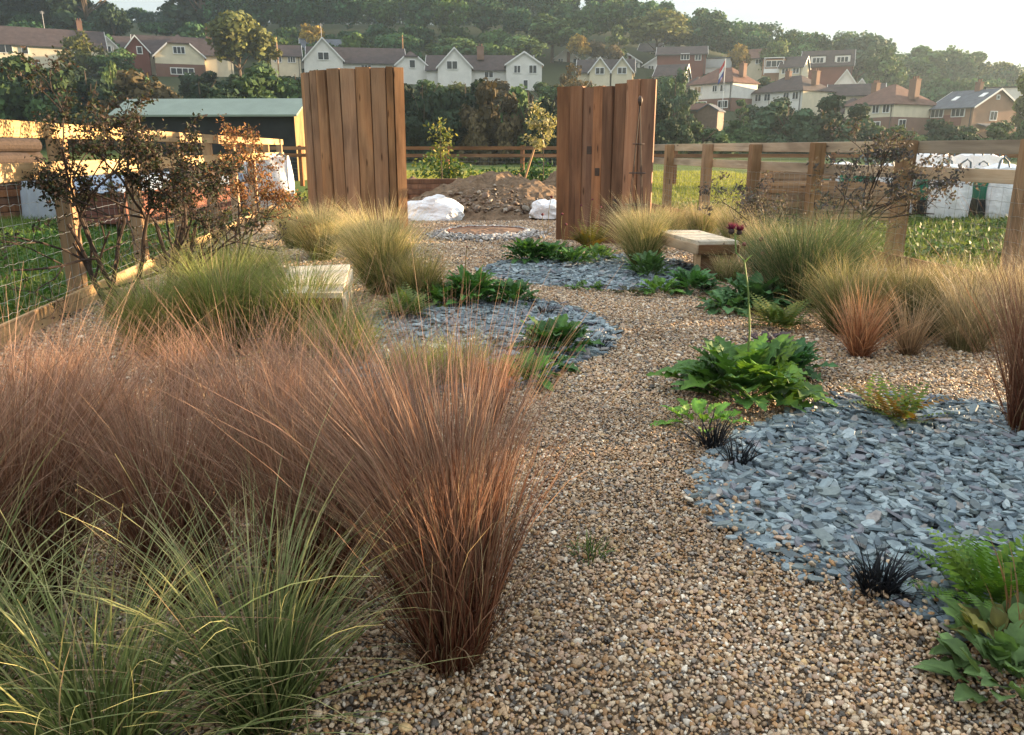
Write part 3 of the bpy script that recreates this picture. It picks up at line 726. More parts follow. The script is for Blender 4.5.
# crates and pallets beyond the fence
def crate(label, loc, rz, w, d, h, seed):
    root = empty('pallet_crate', loc, rz); tag(root, label, 'crate', 'pallets and crates'); r = random.Random(seed)
    for k in range(int(h / .125)):
        z = .1 + k * .125
        for sy in (-1, 1): Geo().cbox((0, 0, 0), (w, .02, .09), .003).build('plank', M['pallet'], root, (0, sy * d / 2, z), (0, r.uniform(-.01, .01), 0))
        for sx in (-1, 1): Geo().cbox((0, 0, 0), (d - .03, .02, .09), .003).build('plank', M['pallet'], root, (sx * (w / 2 - .01), 0, z), (0, 0, math.pi / 2))
    for sx in (-1, 0, 1):
        for sy in (-1, 1): Geo().cbox((0, 0, 0), (.07, .03, h), .003).build('upright', M['pallet'], root, (sx * (w / 2 - .06), sy * (d / 2 - .03), h / 2))
    return root
crate('slatted crate of weathered planks behind the third fence post from the screen', (5.3, 15.3, 0), .1, 1.25, 1.0, .9, 2)
crate('slatted crate of darker planks standing next to the purple shrub', (5.9, 14.0, 0), -.15, 1.2, 1.0, .8, 3)
timber_stack('timber_stack', 'flat stack of pale planks on the grass behind the crates', (6.6, 17.5, 0), .15, (6, 6, 6, 6, 6, 5, 5, 5), 2.6, .18, .12, 'pallet', 5)
# tarpaulin over a brick stack beyond the left fence, plus bags
def tarp(label, loc, rz, w, d, h, col, seed):
    r = np.random.default_rng(seed); n = 26; a = np.linspace(-1, 1, n); X_, Y_ = np.meshgrid(a, a)
    e = np.maximum(np.abs(X_), np.abs(Y_)); Zt = np.clip((1.0 - e) / .18, 0, 1) ** .6
    Z_ = h * Zt + .05 * np.sin(X_ * 6 + seed) * np.cos(Y_ * 5) * Zt + .02 * np.sin(X_ * 17 + Y_ * 9) + r.normal(0, .006, X_.shape)
    ii = np.arange(n * n).reshape(n, n)
    o = Geo().add(np.stack([X_ * w / 2, Y_ * d / 2, Z_], -1).reshape(-1, 3), Q=np.stack([ii[:-1, :-1], ii[:-1, 1:], ii[1:, 1:], ii[1:, :-1]], -1).reshape(-1, 4)).build('tarpaulin', col, None, loc, (0, 0, rz), smooth=True)
    return tag(o, label, 'tarpaulin', 'tarpaulins over stored materials')
bt = flat('tarp_blue', (.2, .26, .36), .45, .25, 5, .03, .4); wt = flat('tarp_white', (.27, .30, .35), .5, .15, 5, .03, .4)
def brick_stack(label, loc, rz, w, d, h):
    root = empty('brick_stack', loc, rz); tag(root, label, 'brick stack', 'stacked bricks'); m = mat_brick()
    Geo().cbox((0, 0, 0), (w, d, h), .01).build('bricks', m, root, (0, 0, h / 2 + .12))
    for s in (-1, 0, 1): Geo().cbox((0, 0, 0), (w, .1, .1), .004).build('bearer', M['pallet'], root, (0, s * d * .4, .055))
def mat_brick():
    if 'brick_stacked' in M: return M['brick_stacked']
    m, nt, b = newmat('brick_stacked'); bk = nt.nodes.new('ShaderNodeTexBrick'); v = coords(nt, 'Object'); nt.links.new(v, bk.inputs['Vector'])
    mp = v.node; mp.inputs['Rotation'].default_value = (R(90), 0, 0)
    bk.inputs['Color1'].default_value = (.2, .075, .05, 1); bk.inputs['Color2'].default_value = (.13, .05, .04, 1); bk.inputs['Mortar'].default_value = (.03, .02, .02, 1)
    bk.inputs['Scale'].default_value = 2.2; bk.inputs['Mortar Size'].default_value = .012
    nt.links.new(bk.outputs[0], b.inputs['Base Color']); b.inputs['Roughness'].default_value = .9; MATS['brick_stacked'] = m; return m
brick_stack('long stack of dark red bricks beneath the blue tarpaulin', (-6.6, 15.6, 0), 1.4, 4.4, 1.0, .52)
tarp('crinkled blue tarpaulin laid over the stack of red bricks', (-6.6, 15.6, .655), 1.4, 4.7, 1.3, .2, bt, 2)
tarp('pale sheet over a heap beside the log heap', (-9.0, 16.2, .0), 1.3, 1.3, 1.0, .95, wt, 5)
bulk_bag('sunlit white bulk bag behind the orange shrub by the smooth screen', (-5.3, 17.6, .0), .3, panels=(), seed=31, h=1.15)
# green roofed shed
root = empty('long_shed', at(222, 150, 36)); root.location.z = 0; tag(root, 'long dark shed with pale green roof behind the sunlit fence', 'shed')
w, d, e, rg = 7.6, 3.0, 2.75, 3.33
Geo().poly([(-w/2,-d/2,0),(w/2,-d/2,0),(w/2,d/2,0),(-w/2,d/2,0),(-w/2,-d/2,e),(w/2,-d/2,e),(w/2,d/2,e),(-w/2,d/2,e)], [(0,1,5,4),(2,3,7,6),(3,0,4,7)]).build('wall', flat('shed_dark', (.02, .022, .024), .8, .3, 2), root)
Geo().poly([(w/2+.01,-d/2,0),(w/2+.01,d/2,0),(w/2+.01,d/2,e),(w/2+.01,0,rg-.05),(w/2+.01,-d/2,e)], [(0,1,2,3,4)]).build('gable_wall', M['shed_pale'], root)
for s in (-1, 1):
    Geo().poly([(-w/2-.2,s*(d/2+.25),e-.15),(w/2+.2,s*(d/2+.25),e-.15),(w/2+.2,0,rg),(-w/2-.2,0,rg),(-w/2-.2,s*(d/2+.25),e-.07),(w/2+.2,s*(d/2+.25),e-.07),(w/2+.2,0,rg+.08),(-w/2-.2,0,rg+.08)], [(0,1,2,3),(4,5,6,7),(0,1,5,4),(1,2,6,5),(3,0,4,7)]).build('roof', flat('roof_green', (.19, .235, .195), .6, .1, 1.5), root)
root.rotation_euler = (0, 0, R(-3))
# ------------------------------------------------------------------ plants
def grass_geo(n, base_r, hgt, tilt, droop, width, cols, seed, seg=5, lean=(0, 0), hvar=.2, plume=0.0, wind=0.0, rbias=.6, jit=.12):
    """n arching blades from one crown. cols: colour at foot, middle and tip"""
    r = np.random.default_rng(seed)
    rad = base_r * np.sqrt(r.random(n)); a = r.uniform(0, 2 * math.pi, n)
    bx, by = rad * np.cos(a), rad * np.sin(a)
    phi = a + r.normal(0, 1.0 - rbias, n) * 1.6
    L = hgt * np.clip(r.normal(1, hvar, n), .3, 1.5)
    th0 = np.abs(r.normal(0, 1, n)) * tilt * (.35 + .65 * rad / base_r)
    kap = np.clip(np.abs(r.normal(1, .45, n)), 0, 1.9) * droop
    s = np.linspace(0, 1, seg + 1)
    th = th0[:, None] + kap[:, None] * s[None] ** 1.7
    ds = L[:, None] / seg
    hx = np.cumsum(np.sin(th[:, :-1]) * ds, 1); hz = np.cumsum(np.cos(th[:, :-1]) * ds, 1)
    hx = np.hstack([np.zeros((n, 1)), hx]); hz = np.hstack([np.zeros((n, 1)), hz])
    tw = r.normal(0, .22, (n, 1)) * s[None] ** 2 * L[:, None]
    px = bx[:, None] + hx * np.cos(phi)[:, None] - tw * np.sin(phi)[:, None] + lean[0] * hgt * s[None] ** 2
    py = by[:, None] + hx * np.sin(phi)[:, None] + tw * np.cos(phi)[:, None] + lean[1] * hgt * s[None] ** 2
    P = np.stack([px, py, np.maximum(hz, .004)], -1)
    wa = phi + math.pi / 2 + r.normal(0, .7, n)
    W = np.stack([np.cos(wa), np.sin(wa), r.normal(0, .25, n)], -1)
    w = width * r.uniform(.6, 1.35, n)[:, None] * np.clip(1.02 - s[None] ** 2.2, .12, 1) / 2
    A = P - W[:, None] * w[..., None]; B = P + W[:, None] * w[..., None]
    V = np.stack([A, B], 2).reshape(-1, 3)
    k = (np.arange(n)[:, None] * (seg + 1) + np.arange(seg)[None]).ravel() * 2
    Q = np.stack([k, k + 1, k + 3, k + 2], -1)
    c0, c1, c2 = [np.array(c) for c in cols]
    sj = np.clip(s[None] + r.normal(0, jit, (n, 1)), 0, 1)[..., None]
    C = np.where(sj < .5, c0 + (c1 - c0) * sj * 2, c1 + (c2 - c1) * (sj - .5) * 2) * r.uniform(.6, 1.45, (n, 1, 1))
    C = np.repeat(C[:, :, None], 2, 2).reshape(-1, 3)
    return V, Q, np.clip(C, 0, 1)
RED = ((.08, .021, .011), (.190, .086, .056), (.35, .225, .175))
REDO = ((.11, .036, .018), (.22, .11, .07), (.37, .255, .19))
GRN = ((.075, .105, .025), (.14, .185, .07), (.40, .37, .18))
BLU = ((.07, .10, .03), (.135, .18, .07), (.36, .35, .18))
SOFT = ((.05, .085, .015), (.12, .185, .042), (.26, .28, .10))
GOLD = ((.16, .16, .055), (.52, .42, .20), (.74, .61, .38))
TAN = ((.13, .13, .05), (.36, .29, .17), (.52, .43, .30))
OLIVE = ((.06, .085, .025), (.14, .165, .055), (.31, .27, .13))
FEN = ((.025, .05, .02), (.06, .10, .04), (.13, .175, .08))
DRY = ((.18, .13, .07), (.34, .25, .15), (.45, .36, .25))
def clump(name, label, p, layers, seed, cat='grass clump', group='grass clumps'):
    g = Geo()
    for k, kw in enumerate(layers):
        kw = dict(kw); V, Q, C = grass_geo(seed=seed * 7 + k, **kw); g.add(V, Q=Q, C=C)
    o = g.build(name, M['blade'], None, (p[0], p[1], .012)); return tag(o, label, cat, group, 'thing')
def red(n, h, br=.07, w=.0031, tilt=.27, droop=.5, lean=(0, 0)):
    return [dict(n=n, base_r=br, hgt=h, tilt=tilt, droop=droop, width=w, cols=RED, lean=lean, hvar=.2),
            dict(n=n // 6, base_r=br, hgt=h * 1.02, tilt=tilt * 1.3, droop=droop * 1.5, width=w * .9, cols=REDO, lean=lean),
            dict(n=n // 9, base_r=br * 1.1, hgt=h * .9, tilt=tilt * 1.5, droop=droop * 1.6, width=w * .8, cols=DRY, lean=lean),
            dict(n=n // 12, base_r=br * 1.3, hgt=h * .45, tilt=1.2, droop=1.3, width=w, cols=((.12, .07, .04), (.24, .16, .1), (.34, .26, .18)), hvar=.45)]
GR = 'red brown sedge clumps'
for (px, py, n, h, label, ln) in [
        (452, 664, 1900, .74, 'bushy upright red brown sedge with bare gravel on one side, nearest to the path', (-.15, .2)),
        (318, 610, 1500, .70, 'red brown sedge rising directly behind the blue green grass', (.04, .2)),
        (180, 605, 1300, .62, 'red brown sedge standing behind the striped green grass in the corner', (.0, .2)),
        (40, 605, 1200, .72, 'dark footed red brown sedge at the picture edge', (.05, .18)),
        (250, 505, 800, .62, 'red brown sedge of the second row, between the green bench grass and blue green grass', (.0, .12)),
        (110, 505, 900, .55, 'red brown sedge below the multi stemmed dark shrub', (.0, .1)),
        (365, 520, 800, .54, 'red brown sedge before the middle slate bed', (.05, .1)),
        (-10, 520, 900, .56, 'red brown sedge cut by the edge beneath the sunlit gravel board', (.1, .1)),
        (60, 425, 500, .40, 'short brown sedge in the strip below the sunlit gravel board', (.0, .05)),
        (185, 420, 500, .38, 'short brown sedge below the dark shrub with close stems', (.0, .05)),
        (285, 425, 500, .36, 'short brown sedge at the foot of the big soft green grass', (.0, .05)),
        (-70, 660, 1200, .66, 'red brown sedge mostly outside the picture, lowest at the edge', (.1, .1))]:
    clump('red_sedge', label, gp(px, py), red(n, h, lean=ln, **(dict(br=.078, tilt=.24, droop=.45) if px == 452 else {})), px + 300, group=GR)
clump('red_sedge', 'thin orange tinted sedge at the rim of the middle slate bed', gp(490, 425), red(420, .42, .05, .0025), 41, group=GR)
clump('red_sedge', 'tall dark brown sedge at the picture edge beside the slate bed', gp(1022, 436), red(600, .86, .06, .003, .24, .35), 42, group=GR)
def green(n, h, cols, br=.08, w=.0055, tilt=.75, droop=1.05, **k):
    k['seg'] = 9
    return [dict(n=n, base_r=br, hgt=h, tilt=tilt, droop=droop, width=w, cols=cols, **k), dict(n=n // 8, base_r=br, hgt=h * .95, tilt=tilt * 1.2, droop=droop, width=w * .7, cols=DRY, **k)]
GG = 'green grass clumps in front'
clump('tufted_grass', 'arching blue green grass in front of the red sedges beside the gravel', gp(268, 728), green(430, .53, BLU, .07, .0050, .6, .75), 51, group=GG)
clump('tufted_grass', 'yellow green striped grass spilling over the bottom corner', gp(105, 775), green(380, .54, GRN, .09, .0050, .85, .9), 52, group=GG)
clump('tufted_grass', 'yellow green grass half out of the bottom corner', gp(-40, 735), green(330, .5, GRN, .09, .0055, .8, .9), 53, group=GG)
GS = 'soft green grasses round the pale bench'
def soft(n, h, cols=SOFT, br=.12, w=.0042, tilt=.55, droop=.9, **k):
    return [dict(n=n, base_r=br, hgt=h, tilt=tilt, droop=droop, width=w, cols=cols, **k), dict(n=n // 5, base_r=br, hgt=h, tilt=tilt * 1.2, droop=droop, width=w * .8, cols=DRY, **k)]
for (px, py, n, h, label) in [
        (303, 350, 2200, .56, 'big soft green grass directly before the pale topped bench'),
        (225, 352, 2400, .60, 'big soft green grass beside the bench, next to the shrub stems'),
        (160, 356, 1900, .50, 'soft green grass at the foot of the dark shrub'),
        (250, 305, 1700, .54, 'soft green grass behind the others, below the orange shrub'),
        (205, 292, 1000, .46, 'soft green grass between the gravel board and the orange shrub'),
        (345, 368, 1000, .38, 'low straw tipped green grass at the corner of the pale bench'),
        (415, 392, 700, .28, 'short yellow green grass at the near rim of the middle slate bed'),
        (460, 385, 600, .27, 'short green grass on the slate next to the thin orange sedge')]:
    clump('soft_grass', label, gp(px, py), soft(n, h), px + 400, group=GS)
GP = 'golden feather grasses'
def plume(n, h, cols=GOLD, br=.11, lean=(.05, 0), foot=SOFT):
    return [dict(n=n, base_r=br, hgt=h * .85, tilt=.42, droop=.6, width=.0035, cols=foot),
            dict(n=n, base_r=br, hgt=h, tilt=.40, droop=.75, width=.0042, cols=cols, lean=lean, hvar=.16)]
for (px, py, n, h, label, ln) in [
        (384, 296, 1800, .76, 'brightest golden feather grass before the smooth sleeper screen', (-.12, 0)),
        (322, 262, 1400, .66, 'golden feather grass behind the pale topped bench', (-.05, 0)),
        (296, 250, 900, .55, 'golden feather grass next to the orange shrub', (-.05, 0)),
        (352, 248, 900, .5, 'low golden feather grass at the foot of the smooth screen', (-.1, 0)),
        (642, 268, 1400, .70, 'golden feather grass between the rough screen and long bench', (-.12, 0)),
        (700, 246, 900, .58, 'tan feather grass behind the long bench, at its far corner', (.05, 0)),
        (735, 252, 900, .6, 'tan feather grass behind the long bench, beside the thin shrub', (.05, 0)),
        (672, 243, 700, .52, 'tan feather grass between long bench and fence post', (.05, 0)),
        (762, 272, 900, .56, 'straw coloured feather grass at the near end of the long bench', (.0, 0)),
        (728, 284, 380, .30, 'greenish feather grass hanging over the end of the long bench', (.0, 0))]:
    c = GOLD if px < 650 else TAN
    clump('feather_grass', label, gp(px, py), plume(n, h, c, lean=ln), px + 500, group=GP)
clump('feather_grass', 'green feather grass with gold tips at the edge of the gravel path', gp(420, 303), soft(1300, .42, ((.05,.07,.02),(.15,.165,.05),(.42,.34,.14)), .13, .004, .55, .7), 77, group=GP)
GF = 'grasses along the weathered fence'
for (px, py, n, h, cols, label, w, br) in [
        (800, 308, 2400, .72, FEN, 'dense dark green feathery clump below the purple shrub', .004, .18),
        (835, 290, 1800, .66, FEN, 'dark green feathery clump between the purple shrub and the fence', .004, .18),
        (775, 285, 1500, .55, FEN, 'dark green feathery clump next to the straw coloured grass', .004, .16),
        (850, 335, 1900, .47, OLIVE, 'olive grass with orange tips behind the orange sedge', .0042, .15),
        (905, 335, 2200, .5, ((.045,.065,.025),(.10,.125,.05),(.24,.2,.11)), 'broad dark olive grass behind the small tan sedge', .0042, .2),
        (955, 330, 1500, .45, OLIVE, 'olive grass against the gravel board of the weathered fence', .0042, .15),
        (1000, 335, 1300, .48, TAN, 'straw grass in front of the last fence post in view', .0038, .12),
        (965, 352, 900, .5, TAN, 'straw grass before the broad dark olive grass', .0038, .1),
        (930, 300, 1000, .28, TAN, 'low brown grass along the gravel board', .004, .2),
        (1060, 350, 1200, .6, TAN, 'straw grass at the picture edge behind the dark brown sedge', .0038, .12)]:
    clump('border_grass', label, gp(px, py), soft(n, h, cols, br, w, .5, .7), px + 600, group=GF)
clump('orange_sedge', 'bright orange upright sedge on the gravel before the olive grass', gp(858, 359), [dict(n=420, base_r=.05, hgt=.42, tilt=.5, droop=.35, width=.0048, cols=((.2,.07,.035),(.42,.2,.11),(.5,.32,.2)))], 81, group='small sedges on the gravel')
clump('orange_sedge', 'sparse tan sedge on the gravel beside the bright orange one', gp(908, 357), [dict(n=240, base_r=.05, hgt=.38, tilt=.6, droop=.4, width=.0045, cols=((.12,.07,.04),(.36,.24,.15),(.46,.34,.22)))], 82, group='small sedges on the gravel')
BLACK = ((.008, .009, .012), (.012, .014, .02), (.02, .023, .032))
for px, py, n, h, label in [(878, 600, 150, .145, 'largest black strap leaved tuft where slate meets gravel'), (712, 452, 90, .16, 'black tuft at the toe of the big thistle rosette'), (738, 470, 60, .13, 'small black tuft on the slate edge'),
                            (545, 318, 45, .12, 'black tuft in the middle slate bed'), (600, 352, 40, .12, 'black tuft at the tip of the middle slate bed'), (705, 293, 60, .1, 'flat black tuft near the long bench')]:
    clump('black_tuft', label, gp(px, py), [dict(n=n, base_r=.045, hgt=h, tilt=.75, droop=.9, width=.0075, cols=BLACK, seg=5)], px + 900, 'black tuft', 'black strap leaved tufts')
clump('gravel_weed', 'tiny green weed sprouting from the bare gravel path', gp(590, 557), [dict(n=60, base_r=.06, hgt=.07, tilt=1.1, droop=.6, width=.006, cols=((.06,.1,.03),(.12,.17,.06),(.2,.22,.1)))], 91, 'weed', 'weeds in the gravel')
clump('gravel_weed', 'dry weed seedling beside the green one on the path', gp(618, 548), [dict(n=25, base_r=.04, hgt=.05, tilt=1.1, droop=.6, width=.004, cols=DRY)], 92, 'weed', 'weeds in the gravel')

# broad leaves
def leaf(L, W, th, curl, phi, base, col, r, lobes=0, lobe_d=.35, nl=9, fold=.35, roll=0.0, stalk=.12):
    t = np.linspace(0, 1, nl + 1)
    sh = np.sin(np.clip((t - stalk) / (1 - stalk), 0, 1) ** .75 * math.pi) ** .8 * (1 - .0 * t)
    sh = np.where(t < stalk, .07, np.maximum(sh, .05)); sh[-1] = .02
    if lobes: sh = sh * (1 - lobe_d * (np.arange(nl + 1) % 2) * (.6 + .4 * r.random(nl + 1)))
    thv = th + curl * t
    ds = L / nl
    x = np.concatenate([[0], np.cumsum(np.sin(thv[:-1]) * ds)]); z = np.concatenate([[0], np.cumsum(np.cos(thv[:-1]) * ds)])
    w = W / 2 * sh
    wav = r.normal(0, .22, nl + 1) * w
    rows = []
    for s, f in ((-1, 1), (-.5, .5), (0, 0), (.5, .5), (1, 1)):
        nx = -np.cos(thv) * fold * w * f; nz = np.sin(thv) * fold * w * f
        rows.append(np.stack([x + nx, s * w, z + nz + wav * f * (1 if s > 0 else -1)], -1))
    V = np.stack(rows, 1)
    if roll: c, s_ = math.cos(roll), math.sin(roll); V = np.stack([V[..., 0], V[..., 1] * c, V[..., 2] + V[..., 1] * s_], -1)
    c, s_ = math.cos(phi), math.sin(phi)
    V = np.stack([V[..., 0] * c - V[..., 1] * s_, V[..., 0] * s_ + V[..., 1] * c, V[..., 2]], -1) + np.array(base)
    ii = np.arange((nl + 1) * 5).reshape(nl + 1, 5)
    Q = np.stack([ii[:-1, :-1], ii[:-1, 1:], ii[1:, 1:], ii[1:, :-1]], -1).reshape(-1, 4)
    cc = np.tile(np.array(col), ((nl + 1) * 5, 1)).reshape(nl + 1, 5, 3) * r.uniform(.8, 1.2)
    cc[:, 2] *= 1.35; return V.reshape(-1, 3), Q, cc.reshape(-1, 3)
def rosette(name, label, p, n, L, W, seed, col=(.055, .105, .03), spread=1.2, up=.25, lobes=1, h=0.0, parent=None, group='leafy rosettes', cat='leafy plant', mat='leaf', col2=None, nl=11, br=.04, lobe_d=.35, curl=(.3, .9)):
    r = np.random.default_rng(seed); g = Geo()
    for k in range(n):
        f = k / max(1, n - 1); th = up + (spread - up) * f + r.normal(0, .12)
        phi = k * 2.399 + r.normal(0, .25); l = L * (.6 + .45 * f) * r.uniform(.8, 1.2)
        c = np.array(col) * r.uniform(.75, 1.3); 
        if col2 is not None and r.random() < .3: c = np.array(col2) * r.uniform(.8, 1.2)
        b = (math.cos(phi) * br * r.uniform(.2, 1), math.sin(phi) * br * r.uniform(.2, 1), .01 + h * (1 - f))
        V, Q, C = leaf(l, W * r.uniform(.75, 1.2), th, r.uniform(*curl), phi, b, np.clip(c, 0, 1), r, lobes, lobe_d, nl); g.add(V, Q=Q, C=C)
    o = g.build(name, M[mat], parent, (0, 0, 0) if parent else (p[0], p[1], .012), smooth=True)
    if not parent: tag(o, label, cat, group)
    return o
# the big thistle with its flower stem
bp = gp(742, 402)
root = empty('thistle', bp); tag(root, 'big lobed green thistle rosette carrying one tall purple flower', 'thistle')
rosette('basal_leaf_rosette', '', bp, 58, .40, .17, 7, (.07, .15, .04), 1.25, .35, 1, .14, root, col2=(.10, .20, .035), nl=19, br=.12, lobe_d=.5, curl=(.3, 1.0))
tip = at(735, 233, bp.y + .03) - bp
pts = [(0, 0, .03), (.012, 0, .2), (.01, 0, .4), (-.015, .0, .62), (tip.x * .5, 0, .78), (tip.x * .9, .02, tip.z - .1), (tip.x, tip.y, tip.z)]
Geo().tube(pts, [.007, .0062, .0056, .005, .0046, .004, .0036], 7).build('flower_stem', flat('stem_green', (.13, .19, .05), .6, .15, 20), root, smooth=True)
def head(parent, base, s, seed, cal, hair):
    r = np.random.default_rng(seed); base = np.array(base)
    Geo().tube([base + (0, 0, z * s) for z in (0, .15, .5, .8, .95)], np.array([.15, .42, .5, .4, .3]) * s, 10).build('flower_cup', cal, parent, smooth=True)
    V, Q, C = grass_geo(170, s * .36, s * 1.05, .75, .35, s * .085, ((.10, .012, .04), (.14, .018, .06), (.19, .04, .09)), seed)
    g = Geo(); g.add(V + base + (0, 0, .75 * s), Q=Q, C=C); g.build('flower_tuft', M['blade'], parent)
calm = flat('calyx', (.06, .035, .035), .6, .25, 30)
head(root, tip + Vector((-.02, 0, -.006)), .032, 3, calm, None); head(root, tip + Vector((.026, .01, -.012)), .030, 4, calm, None)
Geo().tube([tip + Vector((0, 0, -.03)), tip + Vector((.012, .005, -.018)), tip + Vector((.022, .01, -.01))], .0028, 5).build('side_stalk', M['stem_green'], root)
V, Q, C = leaf(.11, .02, 1.2, .4, 2.6, (.0, 0, .5), (.1, .16, .05), np.random.default_rng(2), 1, .3, 8); Geo().add(V, Q=Q, C=C).build('stem_leaf', M['leaf'], root)
V, Q, C = leaf(.08, .015, .6, .5, .3, (tip.x * .5, 0, .76), (.1, .16, .05), np.random.default_rng(4), 1, .3, 8); Geo().add(V, Q=Q, C=C).build('stem_leaf', M['leaf'], root)

DK = (.035, .085, .025); MG = (.06, .12, .03); BR = (.10, .20, .035)
for (px, py, n, L, W, col, label, sp, up, h) in [
        (782, 378, 46, .22, .07, (.03, .08, .03), 'dense dark green lobed plant just behind the thistle rosette', 1.1, .3, .08),
        (702, 430, 14, .15, .055, BR, 'small bright green seedling rosette in front of the thistle', 1.1, .2, .04),
        (556, 354, 40, .24, .085, DK, 'rounded glossy dark green plant on the tip of the middle slate bed', 1.1, .25, .08),
        (520, 386, 26, .19, .07, (.05, .115, .025), 'mid green plant below the glossy one, at the path edge', 1.15, .3, .05),
        (540, 372, 16, .2, .07, DK, 'low flat green leaves between the two plants at the slate tip', 1.35, .8, .03),
        (472, 306, 54, .30, .085, (.045, .115, .03), 'tallest leafy green plant behind the middle slate bed', 1.0, .15, .12),
        (512, 306, 30, .22, .07, DK, 'dark leafy plant adjoining the tallest one on the slate', 1.15, .3, .08),
        (445, 306, 24, .26, .08, MG, 'bluish leafy plant between the fluffy green and tallest leafy plants', 1.15, .3, .05),
        (527, 264, 46, .28, .08, DK, 'dark green plant at the far tip of the slate strip', 1.05, .2, .12),
        (550, 263, 40, .26, .08, (.035, .09, .028), 'dark green plant second along the slate strip', 1.1, .25, .1),
        (574, 266, 30, .22, .07, (.045, .1, .03), 'low green plant third along the slate strip', 1.15, .3, .08),
        (598, 262, 22, .2, .07, MG, 'small mid green plant below the yellowing plant', 1.1, .3, .08),
        (648, 279, 44, .24, .06, (.055, .105, .04), 'round grey green bush by the far leg of the long bench', .9, .1, .12),
        (692, 293, 46, .26, .07, (.045, .11, .04), 'leafy green plant by the near leg of the long bench', 1.15, .3, .08),
        (660, 296, 24, .18, .06, (.07, .14, .03), 'small bright plant on the path edge before the long bench', 1.1, .3, .06),
        (752, 310, 50, .30, .1, (.05, .11, .045), 'broad leaved bluish green plant beyond the tall flower stem', 1.15, .25, .1),
        (728, 313, 26, .24, .085, (.06, .12, .05), 'flat leaved plant at the path edge beside the tall flower stem', 1.3, .6, .05),
        (590, 292, 12, .14, .05, MG, 'few small leaves at the rim of the slate strip', 1.3, .6, .02),
        (630, 296, 12, .14, .05, (.05, .05, .03), 'dull low leaves at the rim near the long bench', 1.3, .6, .02),
        (768, 352, 26, .11, .05, (.06, .04, .05), 'small purple leaved plant behind the dark lobed plant', 1.2, .4, .05)]:
    rosette('leafy_plant', label, gp(px, py), int(n * 1.3), L, W * 1.35, px * 3 + py, tuple(c * 1.3 for c in col), sp, up, 1, h * 1.2, br=.13, col2=tuple(c * 1.6 for c in col), nl=13, lobe_d=.42, curl=(.4, 1.3))
# broad smooth leaved plant in the corner
rosette('broad_leaved_plant', 'broad smooth leaved plant with browning stems in the bottom corner', gp(1006, 668), 60, .128, .06, 55, (.105, .175, .06), 1.3, .35, 0, .07, br=.13, col2=(.17, .16, .05), nl=8, curl=(.2, .9))
rosette('broad_leaved_plant', 'low soft leaved plant under the browning stems at the picture edge', gp(1018, 700), 40, .13, .06, 56, (.11, .18, .07), 1.25, .4, 0, .05, br=.13, nl=8, mat='leaf_dull')
clump('dry_stems', 'brown dead flower stems rising from the broad leaved plant', gp(1016, 655), [dict(n=20, base_r=.05, hgt=.24, tilt=.25, droop=.5, width=.008, cols=((.12,.06,.03),(.16,.085,.04),(.2,.12,.06)))], 57, 'dead stems', 'dead stems')

# ferns and feathery plants
def fern(name, label, p, n, L, seed, col, col2, th=(.3, 1.1), group='fern like plants', pin=.2):
    r = np.random.default_rng(seed); g = Geo()
    for k in range(n):
        phi = k * 2.399 + r.normal(0, .3); t0 = r.uniform(*th); l = L * r.uniform(.7, 1.15); m = 13
        s = np.linspace(0, 1, m); tv = t0 + .7 * s
        x = np.concatenate([[0], np.cumsum(np.sin(tv[:-1]) * l / (m - 1))]); z = np.concatenate([[0], np.cumsum(np.cos(tv[:-1]) * l / (m - 1))])
        c, s_ = math.cos(phi), math.sin(phi)
        P = np.stack([x * c, x * s_, z], -1); cc = np.array(col if r.random() > .3 else col2) * r.uniform(.75, 1.25)
        side = np.array([-s_, c, 0]); bx = r.normal(0, .04, 2)
        P += np.array([bx[0], bx[1], .01])
        for i in range(2, m):
            pl = l * pin * math.sin(math.pi * (.12 + .86 * i / m)) ** .8
            d = (P[i] - P[i - 1]); d /= np.linalg.norm(d) + 1e-9
            for sg in (-1, 1):
                tipv = P[i] + side * sg * pl + d * pl * .45 + np.array([0, 0, -.15 * pl])
                mid = (P[i] + tipv) / 2; wv = d * pl * .2
                g.add([P[i], mid - wv, tipv, mid + wv], Q=[(0, 1, 2, 3)], C=np.tile(np.clip(cc, 0, 1), (4, 1)))
    o = g.build(name, M['leaf'], None, (p[0], p[1], .012)); return tag(o, label, 'fern', group)
fern('fern', 'yellow green fern with brown fronds at the top of the large slate bed', gp(893, 424), 26, .27, 3, (.10, .15, .03), (.17, .10, .03))
fern('fern', 'bright green ferny plant on the slate above the broad smooth leaves', gp(985, 610), 48, .25, 4, (.09, .18, .03), (.14, .23, .03), (.1, 1.0))
fern('fern', 'ferny yellow green plant beyond the dark lobed plant', gp(778, 330), 50, .28, 5, (.085, .135, .035), (.15, .17, .04), (.4, 1.2))
fern('fern', 'fluffy pale green plant beside the middle slate bed', gp(408, 320), 60, .28, 6, (.10, .145, .05), (.14, .17, .06), (.1, 1.1))
fern('fern', 'yellowing flowering plant at the back of the slate strip', gp(590, 252), 50, .40, 7, (.13, .12, .03), (.26, .17, .03), (.1, .9))
fern('fern', 'small ferny tuft near the rim of the large slate bed', gp(870, 415), 10, .14, 8, (.06, .09, .03), (.13, .08, .04), (.5, 1.3))
